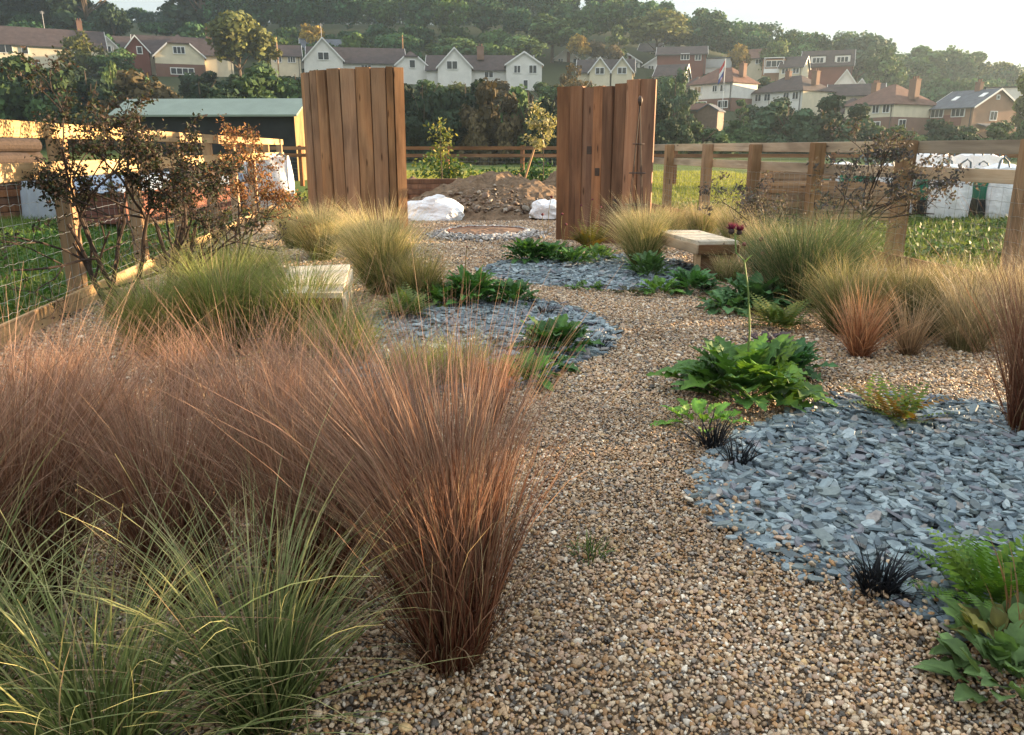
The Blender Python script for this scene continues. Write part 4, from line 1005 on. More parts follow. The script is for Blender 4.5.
# wiry flower stems at the back
def stems(label, p, specs, seed, bead=.02, cb=(.13, .03, .035), cs=(.16, .13, .05)):
    root = empty('flower_stems', p); tag(root, label, 'flower stems', 'wiry flower stems'); r = np.random.default_rng(seed)
    for (dx, h) in specs:
        b = (r.normal(0, .03), r.normal(0, .03), 0); pts = [(b[0] + dx * t ** 1.4 + .01 * math.sin(t * 7), b[1], h * t) for t in np.linspace(0, 1, 7)]
        Geo().tube(pts, .0042, 5).build('stem', flat('stem_dry', cs, .7, .2, 20), root)
        e = np.array(pts[-1]); Geo().tube([e + (0, 0, z * bead) for z in (-.3, 0, .6, 1.1)], np.array([.2, .7, .75, .2]) * bead, 8).build('seed_head', flat('seed_head', cb, .8, .3, 30), root, smooth=True)
stems('wiry stems with dark red button flowers before the rough screen', gp(588, 254), [(-.12, .62), (.02, .7), (.12, .6)], 1)
stems('bare dead stem with dark seed heads at the slate strip edge', gp(563, 252), [(.02, .36), (-.02, .5)], 2, .025, (.04, .03, .025))
stems('pale thin stem with yellow leaves standing on the gravel between the screens', gp(543, 238), [(.05, .62), (-.03, .35)], 3, .03, (.5, .34, .06), (.3, .22, .07))
stems('dead pale seed heads on wiry stems beside the long bench', gp(752, 292), [(-.1, .45), (.02, .36), (.09, .5)], 4, .03, (.5, .42, .34), (.3, .24, .18))
stems('slim dead stem rising from the middle slate bed', gp(470, 302), [(.0, .5)], 5, .012, (.1, .06, .05), (.14, .09, .06))

# ------------------------------------------------------------------ shrubs
def shrub(name, label, p, stems_, leafc, n_leaf, size, seed, depth=4, group='shrubs along the fences', mat='leaf_dull', leaf_r=.075, bark='bark_dark', parent=None, thin=.012, up=.5):
    """stems_: list of (first direction, length). Branches fork; leaves sit along the outer twigs"""
    r = np.random.default_rng(seed); root = empty(name, p); tag(root, label, 'shrub', group)
    g = Geo(); tips = []
    def grow(a, d, L, rad, dep):
        n = 5; pts = [a]; d = d / np.linalg.norm(d)
        for i in range(n):
            d = d + r.normal(0, .13, 3) + np.array([0, 0, .05 * up]); d /= np.linalg.norm(d); pts.append(pts[-1] + d * L / n)
        g.tube(pts, np.linspace(rad, rad * .62, n + 1), 6 if rad > .006 else 4)
        if dep == 1: tips.extend(pts[3:])
        if dep == 0: tips.extend(pts[1:])
        if dep == 0: return
        for k in range(r.integers(2, 4)):
            i = r.integers(2, n + 1); nd = d + r.normal(0, .62, 3) + np.array([0, 0, .1]); grow(np.array(pts[i]), nd, L * r.uniform(.5, .8), rad * .55, dep - 1)
    for d, L in stems_: grow(np.array([r.normal(0, .05), r.normal(0, .05), 0]), np.array(d, float), L, thin, depth)
    g.build('branches', M[bark], root)
    tips = np.array(tips); n = n_leaf
    zt_ = tips[:, 2].max() * .48; tips = np.concatenate([tips[tips[:, 2] > zt_]] * 6 + [tips]); c = tips[r.integers(0, len(tips), n)] + r.normal(0, leaf_r * .4, (n, 3)) * np.array([1, 1, .7])
    u = r.normal(0, 1, (n, 3)); u[:, 2] -= .35; u /= np.linalg.norm(u, axis=1)[:, None]
    w = np.cross(u, r.normal(0, 1, (n, 3))); w /= np.linalg.norm(w, axis=1)[:, None]; nn = np.cross(u, w)
    l = size * r.uniform(.6, 1.3, n)[:, None]; 
    V = np.stack([c, c + u * l * .5 - w * l * .27 + nn * l * .08, c + u * l, c + u * l * .5 + w * l * .27 + nn * l * .08], 1)
    i0 = np.arange(n)[:, None] * 4
    pal = np.array(leafc); C = pal[r.integers(0, len(pal), n)] * r.uniform(.7, 1.35, (n, 1))
    Geo().add(V.reshape(-1, 3), T=np.concatenate([i0 + np.array([0, 1, 2]), i0 + np.array([0, 2, 3])]), C=np.repeat(np.clip(C, 0, 1), 4, 0)).build('foliage', M[mat], root)
    return root
PUR = [(.034, .038, .027), (.050, .040, .038), (.038, .052, .030), (.062, .046, .042), (.032, .046, .025), (.085, .06, .052)]
ORG = [(.25, .12, .06), (.19, .085, .05), (.32, .18, .08), (.13, .07, .045), (.13, .11, .05)]
GRYP = [(.095, .088, .10), (.07, .066, .075), (.125, .115, .125), (.085, .095, .08)]
shrub('spindle_shrub', 'large multi stemmed dark purple shrub in front of the sunlit fence', gp(122, 318), [((-.4, .0, 1), .82), ((-.12, .05, 1), .88), ((.12, -.02, 1), .86), ((.36, .1, 1), .8), ((-.65, -.1, 1), .68)], PUR, 5600, .035, 5, thin=.021, group='shrubs along the fences')
shrub('spindle_shrub', 'dark purple shrub with close upright stems beside the large one', gp(172, 322), [((-.1, .1, 1), .82), ((.08, .0, 1), .86), ((.28, .05, 1), .8), ((.05, -.1, 1), .76)], PUR, 5200, .034, 6, thin=.02)
shrub('spindle_shrub', 'orange leaved shrub between the dark shrubs and the smooth screen', gp(236, 268), [((-.3, 0, 1), .68), ((.1, .1, 1), .76), ((.4, 0, 1), .74), ((.75, .0, 1), .72), ((.2, -.1, 1), .66)], ORG, 4200, .038, 17, thin=.014)
shrub('spindle_shrub', 'small rusty leaved shrub against the smooth sleeper screen', gp(318, 248), [((-.1, 0, 1), .5), ((.2, 0, 1), .42)], [(.12, .05, .04), (.18, .08, .05), (.08, .06, .04)], 420, .05, 8, 3, thin=.009)
shrub('spindle_shrub', 'bare purple leaved shrub beside the weathered fence and white bags', gp(846, 278), [((-.34, 0, 1), .82), ((-.12, .1, 1), .86), ((.1, -.1, 1), .88), ((.28, 0, 1), .8)], GRYP, 3000, .042, 29, thin=.017)
shrub('spindle_shrub', 'thin purple leaved shrub between the crates and the tan grass', gp(764, 262), [((-.2, 0, 1), .6), ((.15, 0, 1), .6), ((.3, .1, 1), .5)], GRYP, 1500, .042, 10, 4, thin=.012)
# leafy sprig with big purplish leaves at the edge, close to the camera
root = empty('large_leaved_sapling', (-1.98, 2.75, 0)); tag(root, 'sapling at the picture edge with large purple and brown leaves above the fence', 'sapling')
Geo().tube([(0, 0, 0), (-.02, 0, .5), (.0, .02, 1.0), (.03, .02, 1.4), (.06, .03, 1.58)], [.012, .011, .009, .006, .004], 6).build('stem', M['bark_dark'], root)
g = Geo(); r = np.random.default_rng(4)
for z, phi, c in ((1.5, .1, (.13, .06, .06)), (1.47, .5, (.15, .13, .05)), (1.44, -.4, (.17, .09, .04)), (1.40, .2, (.07, .075, .04)), (1.52, 2.4, (.1, .06, .05)), (1.36, 2.9, (.07, .08, .04)), (1.25, -.3, (.08, .09, .04)), (1.3, 1.0, (.14, .07, .05)), (1.05, .3, (.08, .09, .04)), (.95, 2.5, (.07, .08, .04))):
    V, Q, C = leaf(.115, .055, 1.0, .9, phi, (.03, .02, z), c, r, 0, 0, 9, .3); g.add(V, Q=Q, C=C)
g.build('foliage', M['leaf_dull'], root, smooth=True)

# young trees beyond the screens
def sapling(label, p, h, ch, cr, n, leafc, seed, stake=None, lsz=.09):
    r = np.random.default_rng(seed); root = empty('young_tree', p); tag(root, label, 'young tree', 'young trees')
    g = Geo().tube([(0, 0, 0), (.02, 0, h * .4), (-.01, 0, h * .75), (.01, 0, h)], [.016, .014, .011, .006], 6); tips = []
    for k in range(11):
        z = h - ch * r.uniform(.05, 1); a = r.uniform(0, 6.28); L = cr * r.uniform(.6, 1.1)
        pts = [np.array([0, 0, z]) + np.array([math.cos(a) * L * t, math.sin(a) * L * t, L * .9 * t - .35 * L * t * t]) for t in np.linspace(0, 1, 5)]
        g.tube(pts, [.006, .005, .004, .003, .002], 4); tips += pts[1:]
    g.build('trunk', M['bark'], root); tips = np.array(tips)
    c = tips[r.integers(0, len(tips), n)] + r.normal(0, .06, (n, 3)); u = r.normal(0, 1, (n, 3)); u[:, 2] -= .6; u /= np.linalg.norm(u, axis=1)[:, None]
    w = np.cross(u, r.normal(0, 1, (n, 3))); w /= np.linalg.norm(w, axis=1)[:, None]; l = lsz * r.uniform(.7, 1.3, (n, 1))
    V = np.stack([c, c + u * l * .5 - w * l * .25, c + u * l, c + u * l * .5 + w * l * .25], 1); pal = np.array(leafc)
    Geo().add(V.reshape(-1, 3), Q=np.arange(n * 4).reshape(-1, 4), C=np.repeat(pal[r.integers(0, len(pal), n)] * r.uniform(.7, 1.3, (n, 1)), 4, 0)).build('crown', M['leaf'], root)
    if stake:
        Geo().tube([stake[0], stake[1]], .028, 7).build('stake', M['fence_post'], root)
q = gp(442, 207); sapling('thin sapling with yellowing leaves in front of the stacked boards', (q.x, q.y, .1), 1.75, .75, .3, 260, [(.15, .18, .05), (.3, .27, .09), (.1, .13, .04)], 3, lsz=.1)
q = at(543, 150, 21); sapling('leaning staked sapling with pale bushy crown beside the rough screen', (q.x, q.y, 0), 2.3, 1.0, .42, 700, [(.3, .27, .15), (.2, .2, .1), (.38, .33, .2)], 4, ((-.55, .0, .3), (-.22, 0, 1.35)), .1)
def bush(name, label, p, d, n, leafc, size, seed, group='green bushes on the lawn', mat='leaf', cat='bush'):
    r = np.random.default_rng(seed); k = 14
    cs = r.normal(0, .45, (k, 3)) * np.array(d) * .8; cs[:, 2] = np.abs(cs[:, 2]) + .25 * d[2]; rs = r.uniform(.3, .5, k)
    i = r.integers(0, k, n); u = r.normal(0, 1, (n, 3)); u /= np.linalg.norm(u, axis=1)[:, None]
    c = cs[i] + u * rs[i][:, None] * np.array(d) * r.uniform(.6, 1.05, (n, 1)); c[:, 2] = np.maximum(c[:, 2], .03)
    nr = u + r.normal(0, .7, (n, 3)); w = np.cross(nr, r.normal(0, 1, (n, 3))); w /= np.linalg.norm(w, axis=1)[:, None]; v = np.cross(nr, w); v /= np.linalg.norm(v, axis=1)[:, None]
    l = size * r.uniform(.6, 1.4, (n, 1)); V = np.stack([c - w * l * .3, c - v * l * .6, c + w * l * .3, c + v * l * .6], 1); pal = np.array(leafc)
    root = empty(name, p); tag(root, label, cat, group)
    Geo().add(V.reshape(-1, 3), Q=np.arange(n * 4).reshape(-1, 4), C=np.repeat(pal[r.integers(0, len(pal), n)] * r.uniform(.7, 1.35, (n, 1)), 4, 0)).build('foliage', M[mat], root)
    g = Geo()
    for k in range(5): a = r.uniform(0, 6.28); g.tube([(0, 0, -.05), (math.cos(a) * d[0] * .2, math.sin(a) * d[1] * .2, d[2] * .4), (math.cos(a) * d[0] * .4, math.sin(a) * d[1] * .4, d[2] * .75)], [.02, .015, .008], 5)
    g.build('stems', M['bark'], root); return root
bush('leafy_bush', 'round green bush with yellow tips behind the stacked boards', (-1.9, 25.5, 0), (1.1, .8, 1.0), 1500, [(.04, .085, .025), (.06, .11, .03), (.16, .17, .03)], .1, 2)
bush('leafy_bush', 'wide dark green bush behind the soil heap', (.85, 24, 0), (1.5, .9, .85), 2000, [(.035, .09, .03), (.05, .12, .035), (.04, .08, .03)], .1, 3)
bush('leafy_bush', 'low bush tangled below the rusty shrub and wire fence', (-4.3, 16.6, 0), (.7, .6, .5), 700, [(.09, .1, .05), (.06, .08, .03)], .07, 5)

# ------------------------------------------------------------------ grass in the fields
def sward(name, label, x, y, h, w, cols, seed, z=0.0, droop=.6):
    r = np.random.default_rng(seed); n = len(x); g = Geo()
    V, Q, C = grass_geo(n, 1e-4, h, .5, droop, w, cols, seed, seg=2, hvar=.35)
    V = V.reshape(n, -1, 3); V[..., 0] += x[:, None]; V[..., 1] += y[:, None]; V[..., 2] += z
    g.add(V.reshape(-1, 3), Q=Q, C=C); return tag(g.build(name, M['blade']), label, 'grass', None, 'stuff')
def scat(n, x0, x1, y0, y1, seed, test):
    r = np.random.default_rng(seed); x = r.uniform(x0, x1, n); y = y0 + (y1 - y0) * r.random(n) ** 1.5; k = test(x, y); return x[k], y[k]
x, y = scat(110000, -13, -3, 3.5, 24, 1, lambda x, y: (x < fl(y) - .06) & (x > -.8 * y - 1))
sward('lawn_grass', 'short lawn grass beyond the sunlit fence', x, y, .10, .008, ((.05, .085, .015), (.085, .14, .025), (.14, .19, .04)), 2)
x, y = scat(80000, 2.5, 15, 5, 27, 3, lambda x, y: (x > fr(y) + .1) & (x < .8 * y + 1))
sward('lawn_grass', 'rough green grass under the white bulk bags', x, y, .16, .012, ((.05, .085, .02), (.09, .15, .035), (.17, .2, .06)), 4)
x, y = scat(120000, -6, 12, 16, 46, 5, lambda x, y: (x > -.2 * y - 4) & (x < .45 * y + 2) & ~((y < 22) & (np.abs(x) < 3)))
sward('lawn_grass', 'sunlit yellow green grass round the far fence', x, y, .13, .02, ((.10, .15, .025), (.20, .25, .04), (.36, .35, .08)), 6)
def weeds(label, n, seed, test, box, size, pal):
    r = np.random.default_rng(seed); x = r.uniform(box[0], box[1], n); y = r.uniform(box[2], box[3], n); k = test(x, y); x, y = x[k], y[k]; n = len(x)
    hz = .12 * np.maximum(0, np.sin(x * 2.3 + 1) * np.cos(y * 1.9)) + .05
    c = np.stack([x, y, hz * r.random(n) + .02], -1); u = r.normal(0, 1, (n, 3)); u[:, 2] = np.abs(u[:, 2]) * .6; u /= np.linalg.norm(u, axis=1)[:, None]
    w = np.cross(u, r.normal(0, 1, (n, 3))); w /= np.linalg.norm(w, axis=1)[:, None]; l = size * r.uniform(.5, 1.4, (n, 1))
    V = np.stack([c, c + u * l * .5 - w * l * .3, c + u * l, c + u * l * .5 + w * l * .3], 1); pal = np.array(pal)
    tag(Geo().add(V.reshape(-1, 3), Q=np.arange(n * 4).reshape(-1, 4), C=np.repeat(pal[r.integers(0, len(pal), n)] * r.uniform(.7, 1.3, (n, 1)), 4, 0)).build('weeds', M['leaf']), label, 'weeds', None, 'stuff')
weeds('low leafy weeds on the ground between the weathered fence and white bags', 45000, 3, lambda x, y: (x > fr(y) + .12) & (x < .75 * y), (3, 10, 6, 19), .085, [(.06, .12, .04), (.09, .16, .06), (.05, .1, .03), (.13, .17, .08)])
weeds('low leafy weeds below the sunlit fence', 12000, 4, lambda x, y: (x < fl(y) - .1), (-8, -3.5, 4, 14), .06, [(.04, .1, .02), (.06, .13, .03)])
# ------------------------------------------------------------------ houses on the hillside
def wallmat(name, c): return flat(name, c, .85, .1, .8, 0, .2)
CREAM = wallmat('render_cream', (.60, .54, .40)); WHITE = wallmat('render_white', (.64, .63, .59)); BRICK = wallmat('brick_red', (.18, .10, .075)); BRICKT = wallmat('brick_tan', (.30, .18, .115)); HUNG = wallmat('tile_hung', (.17, .065, .05))
def roofmat(name, c):
    if name in M: return M[name]
    m, nt, b = newmat(name); v = coords(nt, 'Object'); n = noise(nt, v, 1.1, 6, .7)
    w = N(nt, 'ShaderNodeTexWave', Scale=2.6, Distortion=.6); w.bands_direction = 'Z'; nt.links.new(v, w.inputs[0])
    cc = ramp(nt, n, [(.3, tuple(x * .65 for x in c)), (.7, tuple(x * 1.35 for x in c))])
    nt.links.new(mixc(nt, cc, ramp(nt, w.outputs[1], [(0, (.75, .75, .75)), (1, (1.1, 1.1, 1.1))]), 1.0, 'MULTIPLY'), b.inputs['Base Color'])
    b.inputs['Roughness'].default_value = .85; b.inputs['Specular IOR Level'].default_value = .2; M[name] = m; return m
TILE = roofmat('roof_brown', (.062, .046, .045)); TRED = roofmat('roof_red', (.125, .066, .05)); SLATE = roofmat('roof_slate', (.09, .10, .12)); TDARK = roofmat('roof_dark', (.055, .045, .045))
BOARD = flat('white_board', (.72, .72, .70), .6, .05, 2); GLASS, _nt, _b = newmat('window_glass'); _b.inputs['Base Color'].default_value = (.02, .025, .03, 1); _b.inputs['Roughness'].default_value = .08
POT = wallmat('chimney_brick', (.2, .12, .085))
GUT = flat('gutter_dark', (.06, .06, .06), .5, .1, 3)
def solid(polys, th):
    g = Geo()
    for P in polys:
        P = [np.array(p, float) for p in P]; n = len(P)
        V = P + [p - np.array([0, 0, th]) for p in P]
        g.poly(V, [tuple(range(n)), tuple(range(2 * n - 1, n - 1, -1))] + [(i, n + i, n + (i + 1) % n, (i + 1) % n) for i in range(n)])
    return g
def block(root, x0, x1, y0, y1, e, r, kind, wm, rm, lower=None, barge=True, ov=.3):
    g = Geo(); xm, ym = (x0 + x1) / 2, (y0 + y1) / 2; f = -4
    def wallbox(a, b, c, d, z0, z1, gg): gg.box(((a + b) / 2, (c + d) / 2, (z0 + z1) / 2), (b - a, d - c, z1 - z0))
    wallbox(x0, x1, y0, y1, f, e - .02, g)
    if kind == 'gx':
        for x in (x0, x1): g.poly([(x, y0, e - .02), (x, y1, e - .02), (x, ym, r - .1)], [(0, 1, 2)])
        R_ = [[(x0 - ov, y0 - ov, e - ov * (r - e) / (ym - y0)), (x1 + ov, y0 - ov, e - ov * (r - e) / (ym - y0)), (x1 + ov, ym, r), (x0 - ov, ym, r)],
              [(x1 + ov, y1 + ov, e - ov * (r - e) / (ym - y0)), (x0 - ov, y1 + ov, e - ov * (r - e) / (ym - y0)), (x0 - ov, ym, r), (x1 + ov, ym, r)]]
        ends = [((x, y0 - ov, e - ov * (r - e) / (ym - y0)), (x, ym, r), (x, y1 + ov, e - ov * (r - e) / (ym - y0))) for x in (x0 - ov - .03, x1 + ov + .03)]
    elif kind == 'gy':
        k = ov * (r - e) / (xm - x0)
        for y in (y0, y1): g.poly([(x0, y, e - .02), (x1, y, e - .02), (xm, y, r - .1)], [(0, 1, 2)])
        R_ = [[(x0 - ov, y0 - ov, e - k), (xm, y0 - ov, r), (xm, y1 + ov, r), (x0 - ov, y1 + ov, e - k)], [(x1 + ov, y1 + ov, e - k), (xm, y1 + ov, r), (xm, y0 - ov, r), (x1 + ov, y0 - ov, e - k)]]
        ends = [((x0 - ov, y0 - ov - .03, e - k), (xm, y0 - ov - .03, r), (x1 + ov, y0 - ov - .03, e - k))]
    elif kind == 'halfhip':
        k = ov * (r - e) / (xm - x0); t = .55; zt = e + (r - e) * t; xa, xb = x0 + (xm - x0) * t, x1 - (x1 - xm) * t; yr = y0 + (xm - x0) * (1 - t)
        g.poly([(x0, y0, e - .02), (x1, y0, e - .02), (xb, y0, zt - .1), (xa, y0, zt - .1)], [(0, 1, 2, 3)])
        R_ = [[(x0 - ov, y0 - ov, e - k), (xa, y0 - ov, zt), (xm, yr, r), (xm, y1, r), (x0 - ov, y1, e - k)], [(x1 + ov, y1, e - k), (xm, y1, r), (xm, yr, r), (xb, y0 - ov, zt), (x1 + ov, y0 - ov, e - k)], [(xa, y0 - ov, zt), (xb, y0 - ov, zt), (xm, yr, r)]]
        ends = [((x0 - ov, y0 - ov - .03, e - k), (xa, y0 - ov - .03, zt)), ((xb, y0 - ov - .03, zt), (x1 + ov, y0 - ov - .03, e - k))]
    elif kind == 'hip':
        dy = (y1 - y0) / 2; h = min(dy * .9, (x1 - x0) / 2 * .9); a, b, c, d = x0 - ov, x1 + ov, y0 - ov, y1 + ov; z = e - .15
        R_ = [[(a, c, z), (b, c, z), (x1 - h, ym, r), (x0 + h, ym, r)], [(b, d, z), (a, d, z), (x0 + h, ym, r), (x1 - h, ym, r)], [(b, c, z), (b, d, z), (x1 - h, ym, r)], [(a, d, z), (a, c, z), (x0 + h, ym, r)]]; ends = []
    else:
        R_ = [[(x0 - ov, y0 - ov, e + .2), (x1 + ov, y0 - ov, e + .2), (x1 + ov, y1 + ov, e + .2), (x0 - ov, y1 + ov, e + .2)]]; ends = []
    g.build('wall', wm, root)
    if lower:
        gg = Geo(); wallbox(x0 - .04, x1 + .04, y0 - .04, y1 + .04, f, lower[0], gg); gg.build('lower_wall', lower[1], root)
    ro = solid(R_, .14).build('roof', rm, root)
    if kind in ('gx', 'hip'):
        ze = (e - ov * (r - e) / (ym - y0) if kind == 'gx' else e - .15) - .12
        Geo().box((xm, y0 - ov - .04, ze), (x1 - x0 + ov, .12, .12)).build('gutter', GUT, root)
        Geo().box((x1 - .35, y0 - .09, ze / 2), (.1, .1, ze)).build('downpipe', GUT, root)
    if barge:
        for E in ends:
            gg = Geo()
            for p, q in zip(E[:-1], E[1:]):
                p, q = np.array(p), np.array(q); dn = np.array([0, 0, -.24]); up = np.array([0, 0, .03])
                o_ = np.array([.05, 0, 0]) if abs(p[0] - q[0]) < 1e-6 else np.array([0, .05, 0])
                gg.poly([p + up, q + up, q + dn, p + dn, p + up + o_, q + up + o_, q + dn + o_, p + dn + o_], [(0, 1, 2, 3), (7, 6, 5, 4), (0, 4, 5, 1), (1, 5, 6, 2), (2, 6, 7, 3), (3, 7, 4, 0)])
            gg.build('bargeboard', BOARD, root)
    return ro
def win(root, face, pos, a, z, w, h, n=2):
    """face F looks along -y at y=pos, R along +x at x=pos, L along -x; a = place along the face"""
    d = {'F': (0, -1), 'R': (1, 0), 'L': (-1, 0)}[face]
    def bx(g, a0, wz, hz, th, off, zc):
        if face == 'F': g.box((a0, pos - off, zc), (wz, th, hz))
        else: g.box((pos + d[0] * off, a0, zc), (th, wz, hz))
    g = Geo(); bx(g, a, w, h, .1, .06, z); f = g.build('window', BOARD, root)
    g = Geo(); pw = (w - .12 * (n + 1)) / n
    for k in range(n): bx(g, a - w / 2 + .12 + pw / 2 + k * (pw + .12), pw, h - .24, .04, .11, z)
    g.build('pane', GLASS, f)
def chimney(ro, x, y, z0, z1, w=.9, d=.7, pots=2):
    c = Geo().box((x, y, (z0 + z1) / 2), (w, d, z1 - z0)).box((x, y, z1 + .06), (w + .12, d + .12, .14)).build('chimney', POT, ro)
    for k in range(pots): c_ = Geo().tube([(x + (k - (pots - 1) / 2) * .4, y, z1 + .1), (x + (k - (pots - 1) / 2) * .4, y, z1 + .55)], .13, 7); c_.build('chimney_pot', TRED, ro)
def house(px, row, D, label, yaw=0.0, name='house'):
    p = at(px, row, D); root = empty(name, p, R(yaw) - math.atan2(p.x, p.y)); tag(root, label, 'house', 'houses on the hillside'); return root
def mast(root, x, y, z0, z1):
    g = Geo().tube([(x, y, z0), (x, y, z1)], .05, 5)
    for k in range(4): g.tube([(x - .35, y, z1 - .15 - .1 * k), (x + .35, y, z1 - .15 - .1 * k)], .02, 4)
    g.build('aerial', flat('aerial_metal', (.4, .4, .4), .5, .1, 3), root)
# cream pair at the far end of the terrace
h = house(48, 74, 150, 'long cream house with brown roof at the picture edge above the dark hedges')
ro = block(h, -9.0, 9.8, 0, 8, 4.9, 8.1, 'gx', CREAM, TILE); chimney(ro, 6.2, 4, 7.2, 9.6); mast(ro, .5, 4, 8, 11)
for x, w, n in ((-5.9, 2.2, 2), (-3.0, 1.1, 1), (5.5, 1.8, 2)): win(h, 'F', 0, x, 3.9, w, 1.5, n)
for x in (-7.5, -2, 4): win(h, 'F', 0, x, 1.2, 2, 1.4, 3)
h = house(105, 74, 160, 'brown roofed house mostly hidden by the gold tipped tree')
block(h, -5, 6, 0, 8, 4.5, 7.4, 'gx', CREAM, TILE); block(h, -1.5, 3.5, -2, 4, 4, 6.6, 'gy', WHITE, TILE); win(h, 'F', -2, 1, 4.3, 1.3, 1.2, 2)
# cream half hipped house
h = house(182, 79, 140, 'cream house with clipped gable over a red brick ground floor')
ro = block(h, -7.0, 8.5, 2, 10, 4.3, 7.3, 'gx', CREAM, TILE); chimney(ro, 5, 6, 6.5, 8.6)
block(h, -3.8, 3.8, -1.5, 6, 3.6, 7.0, 'halfhip', CREAM, TILE, (2.2, BRICK)); win(h, 'F', -1.5, 0, 4.35, 1.9, 1.2, 3); win(h, 'F', -1.54, .2, 1.1, 3.7, 1.1, 4)
block(h, -8.4, -4.6, .5, 6, 4.3, 6.6, 'gy', HUNG, TILE); win(h, 'F', .5, -6, 4.3, .9, 1.2, 1)
h = house(287, 76, 152, 'small dark roofed house behind the big gold topped tree'); block(h, -2.6, 2.6, 0, 6, 3.6, 5.6, 'gx', CREAM, TILE)
for x in (-1.4, 1): win(h, 'F', 0, x, 2.8, 1.4, 1.1, 3)
h = house(328, 75, 168, 'house with a wide blue grey slate roof behind the terrace'); block(h, -5, 6.5, 0, 8, 4.6, 7.2, 'gx', WHITE, SLATE); win(h, 'F', 0, -3.5, 3.9, 1, 1, 2)
h = house(352, 84, 140, 'long white house with pointed gable and clipped gable right above the smooth screen')
ro = block(h, -7.2, 9.0, 2, 10, 3.7, 6.4, 'gx', WHITE, TILE)
block(h, -7.6, -1.3, 0, 8, 3.9, 7.2, 'gy', WHITE, TILE); win(h, 'F', 0, -4.4, 4.3, 1.9, 1.3, 2); mast(ro, -4.6, 2, 7, 9.6)
block(h, 7.4, 12.6, .5, 8, 3.4, 5.6, 'halfhip', WHITE, TILE); win(h, 'F', .5, 10.2, 3.4, 1.1, 1.4, 1); win(h, 'F', 2, 2.5, 2.7, 1.8, 1.2, 3)
h = house(486, 90, 140, 'white house with two pointed gables and a brick chimney between them')
ro = block(h, -10, 8, 2, 10, 3.5, 6.1, 'gx', WHITE, TILE); chimney(ro, -.9, 4.5, 5.2, 7.2, 1.2, .8)
block(h, -8.0, -2.4, 0, 8, 3.8, 6.7, 'gy', WHITE, TILE); win(h, 'F', 0, -5.6, 3.9, 1.9, 1.4, 2)
block(h, 3.4, 9.3, -1, 8, 4.1, 6.0, 'gy', WHITE, TILE); win(h, 'F', -1, 5.2, 3.2, 1.2, 1.3, 2); win(h, 'F', -1, 7.8, 3.2, 1.4, 1.4, 2); win(h, 'F', 2, .5, 2.6, 1.6, 1.1, 2); win(h, 'F', -1, 6.6, .8, .9, 1.6, 1)
h = house(610, 95, 135, 'cream twin gabled house right above the rough sleeper screen')
block(h, -5.4, 3.7, 2.5, 9, 3.9, 6.0, 'gx', CREAM, TDARK)
for x in (-1.75, 1.8): block(h, x - 1.65, x + 1.65, 0, 6, 3.8, 5.85, 'gy', CREAM, TDARK); win(h, 'F', 0, x, 3.7, 1.5, 1.1, 2)
for px, row, w, lb in ((566, 72, 2.6, 'white chalet with low gable, first of the row of four above the terrace'), (598, 74, 2.8, 'white chalet with low gable peeping over the twin gabled house'), (627, 76, 2.8, 'white chalet with low gable just beyond the twin gabled house'), (656, 79, 2.8, 'white chalet with low gable beside the brown brick house')):
    h = house(px, row, 186, lb); block(h, -w, w, 0, 8, 3.0, 4.7, 'gy', WHITE, TDARK, ov=.5); Geo().box((0.5, -.06, 2.2), (.7, .08, 4)).build('cladding', HUNG, h)
    block(h, -w - 3.4, -w + .02, 2, 7, 2.6, 3.1, 'flat', HUNG, TDARK); win(h, 'F', 0, -1.2, 2.2, 1.3, 1.3, 2); win(h, 'F', 0, 1.9, 2.2, .9, 1.3, 1); win(h, 'F', 2, -w - 1.6, 1.8, 1.6, 1.2, 2)
h = house(682, 77, 172, 'brown brick house with white windows on the wooded slope'); block(h, -5.2, 4.6, 0, 8, 4.5, 6.3, 'gx', HUNG, TILE); win(h, 'F', 0, .4, 3.9, 1.8, 1.3, 3); win(h, 'F', 0, 3, 3.7, 1.3, 1.2, 2); win(h, 'F', 0, -2.5, 1.4, 2.0, 1.6, 2)
h = house(717, 68, 178, 'flat roofed house with pale grey fascia among the trees'); block(h, -2.8, 2.9, 0, 6, 1.9, 2, 'flat', WHITE, SLATE); Geo().box((0, -.12, .9), (5.9, .1, 1.7)).build('fascia', wallmat('fascia_grey', (.42, .44, .44)), h)
h = house(773, 76, 168, 'pale house with a framed balcony above the red roof'); block(h, -2.2, 2.2, 0, 5, 3.2, 3.4, 'flat', BRICKT, TDARK); win(h, 'F', 0, 0, 2.3, 3.2, 1.3, 3)
Geo().box((0, -1, .9), (3.6, .08, .8)).box((-1.8, -1, 1.8), (.12, .12, 3.2)).box((1.8, -1, 1.8), (.12, .12, 3.2)).box((0, -1, 3.35), (3.9, .14, .14)).build('balcony', BOARD, h)
h = house(731, 111, 130, 'white house with red tiled hip roof behind the flag', -38)
ro = block(h, -9.6, 0, 0, 7, 5.0, 7.6, 'hip', WHITE, TRED, (2.2, BRICK)); chimney(ro, -.8, 3.5, 5.8, 7.9, 1.0, .9)
block(h, -13.2, -9.55, 1.5, 7, 4.5, 6.6, 'hip', WHITE, TILE); win(h, 'F', 1.5, -11.4, 3.5, 1.4, 1.2, 2)
for x, w in ((-2.1, 1.1), (-3.8, 1.1), (-7.6, 1.6)): win(h, 'F', 0, x, 3.9, w, 1.2, 2)
for x, w in ((-1.8, 2.2), (-6.6, 2.4)): win(h, 'F', -.04, x, 1.2, w, 1.3, 3)
h = house(800, 119, 125, 'long house with blue grey and red tiled hip roof, white walls and sunlit side coloured cream', -38)
ro = block(h, -11, 0, 0, 8.5, 4.8, 7.4, 'hip', WHITE, TILE); chimney(ro, -6.0, 3.5, 6.2, 8.0); chimney(ro, -.7, 4, 5.6, 7.7, 1, .9)
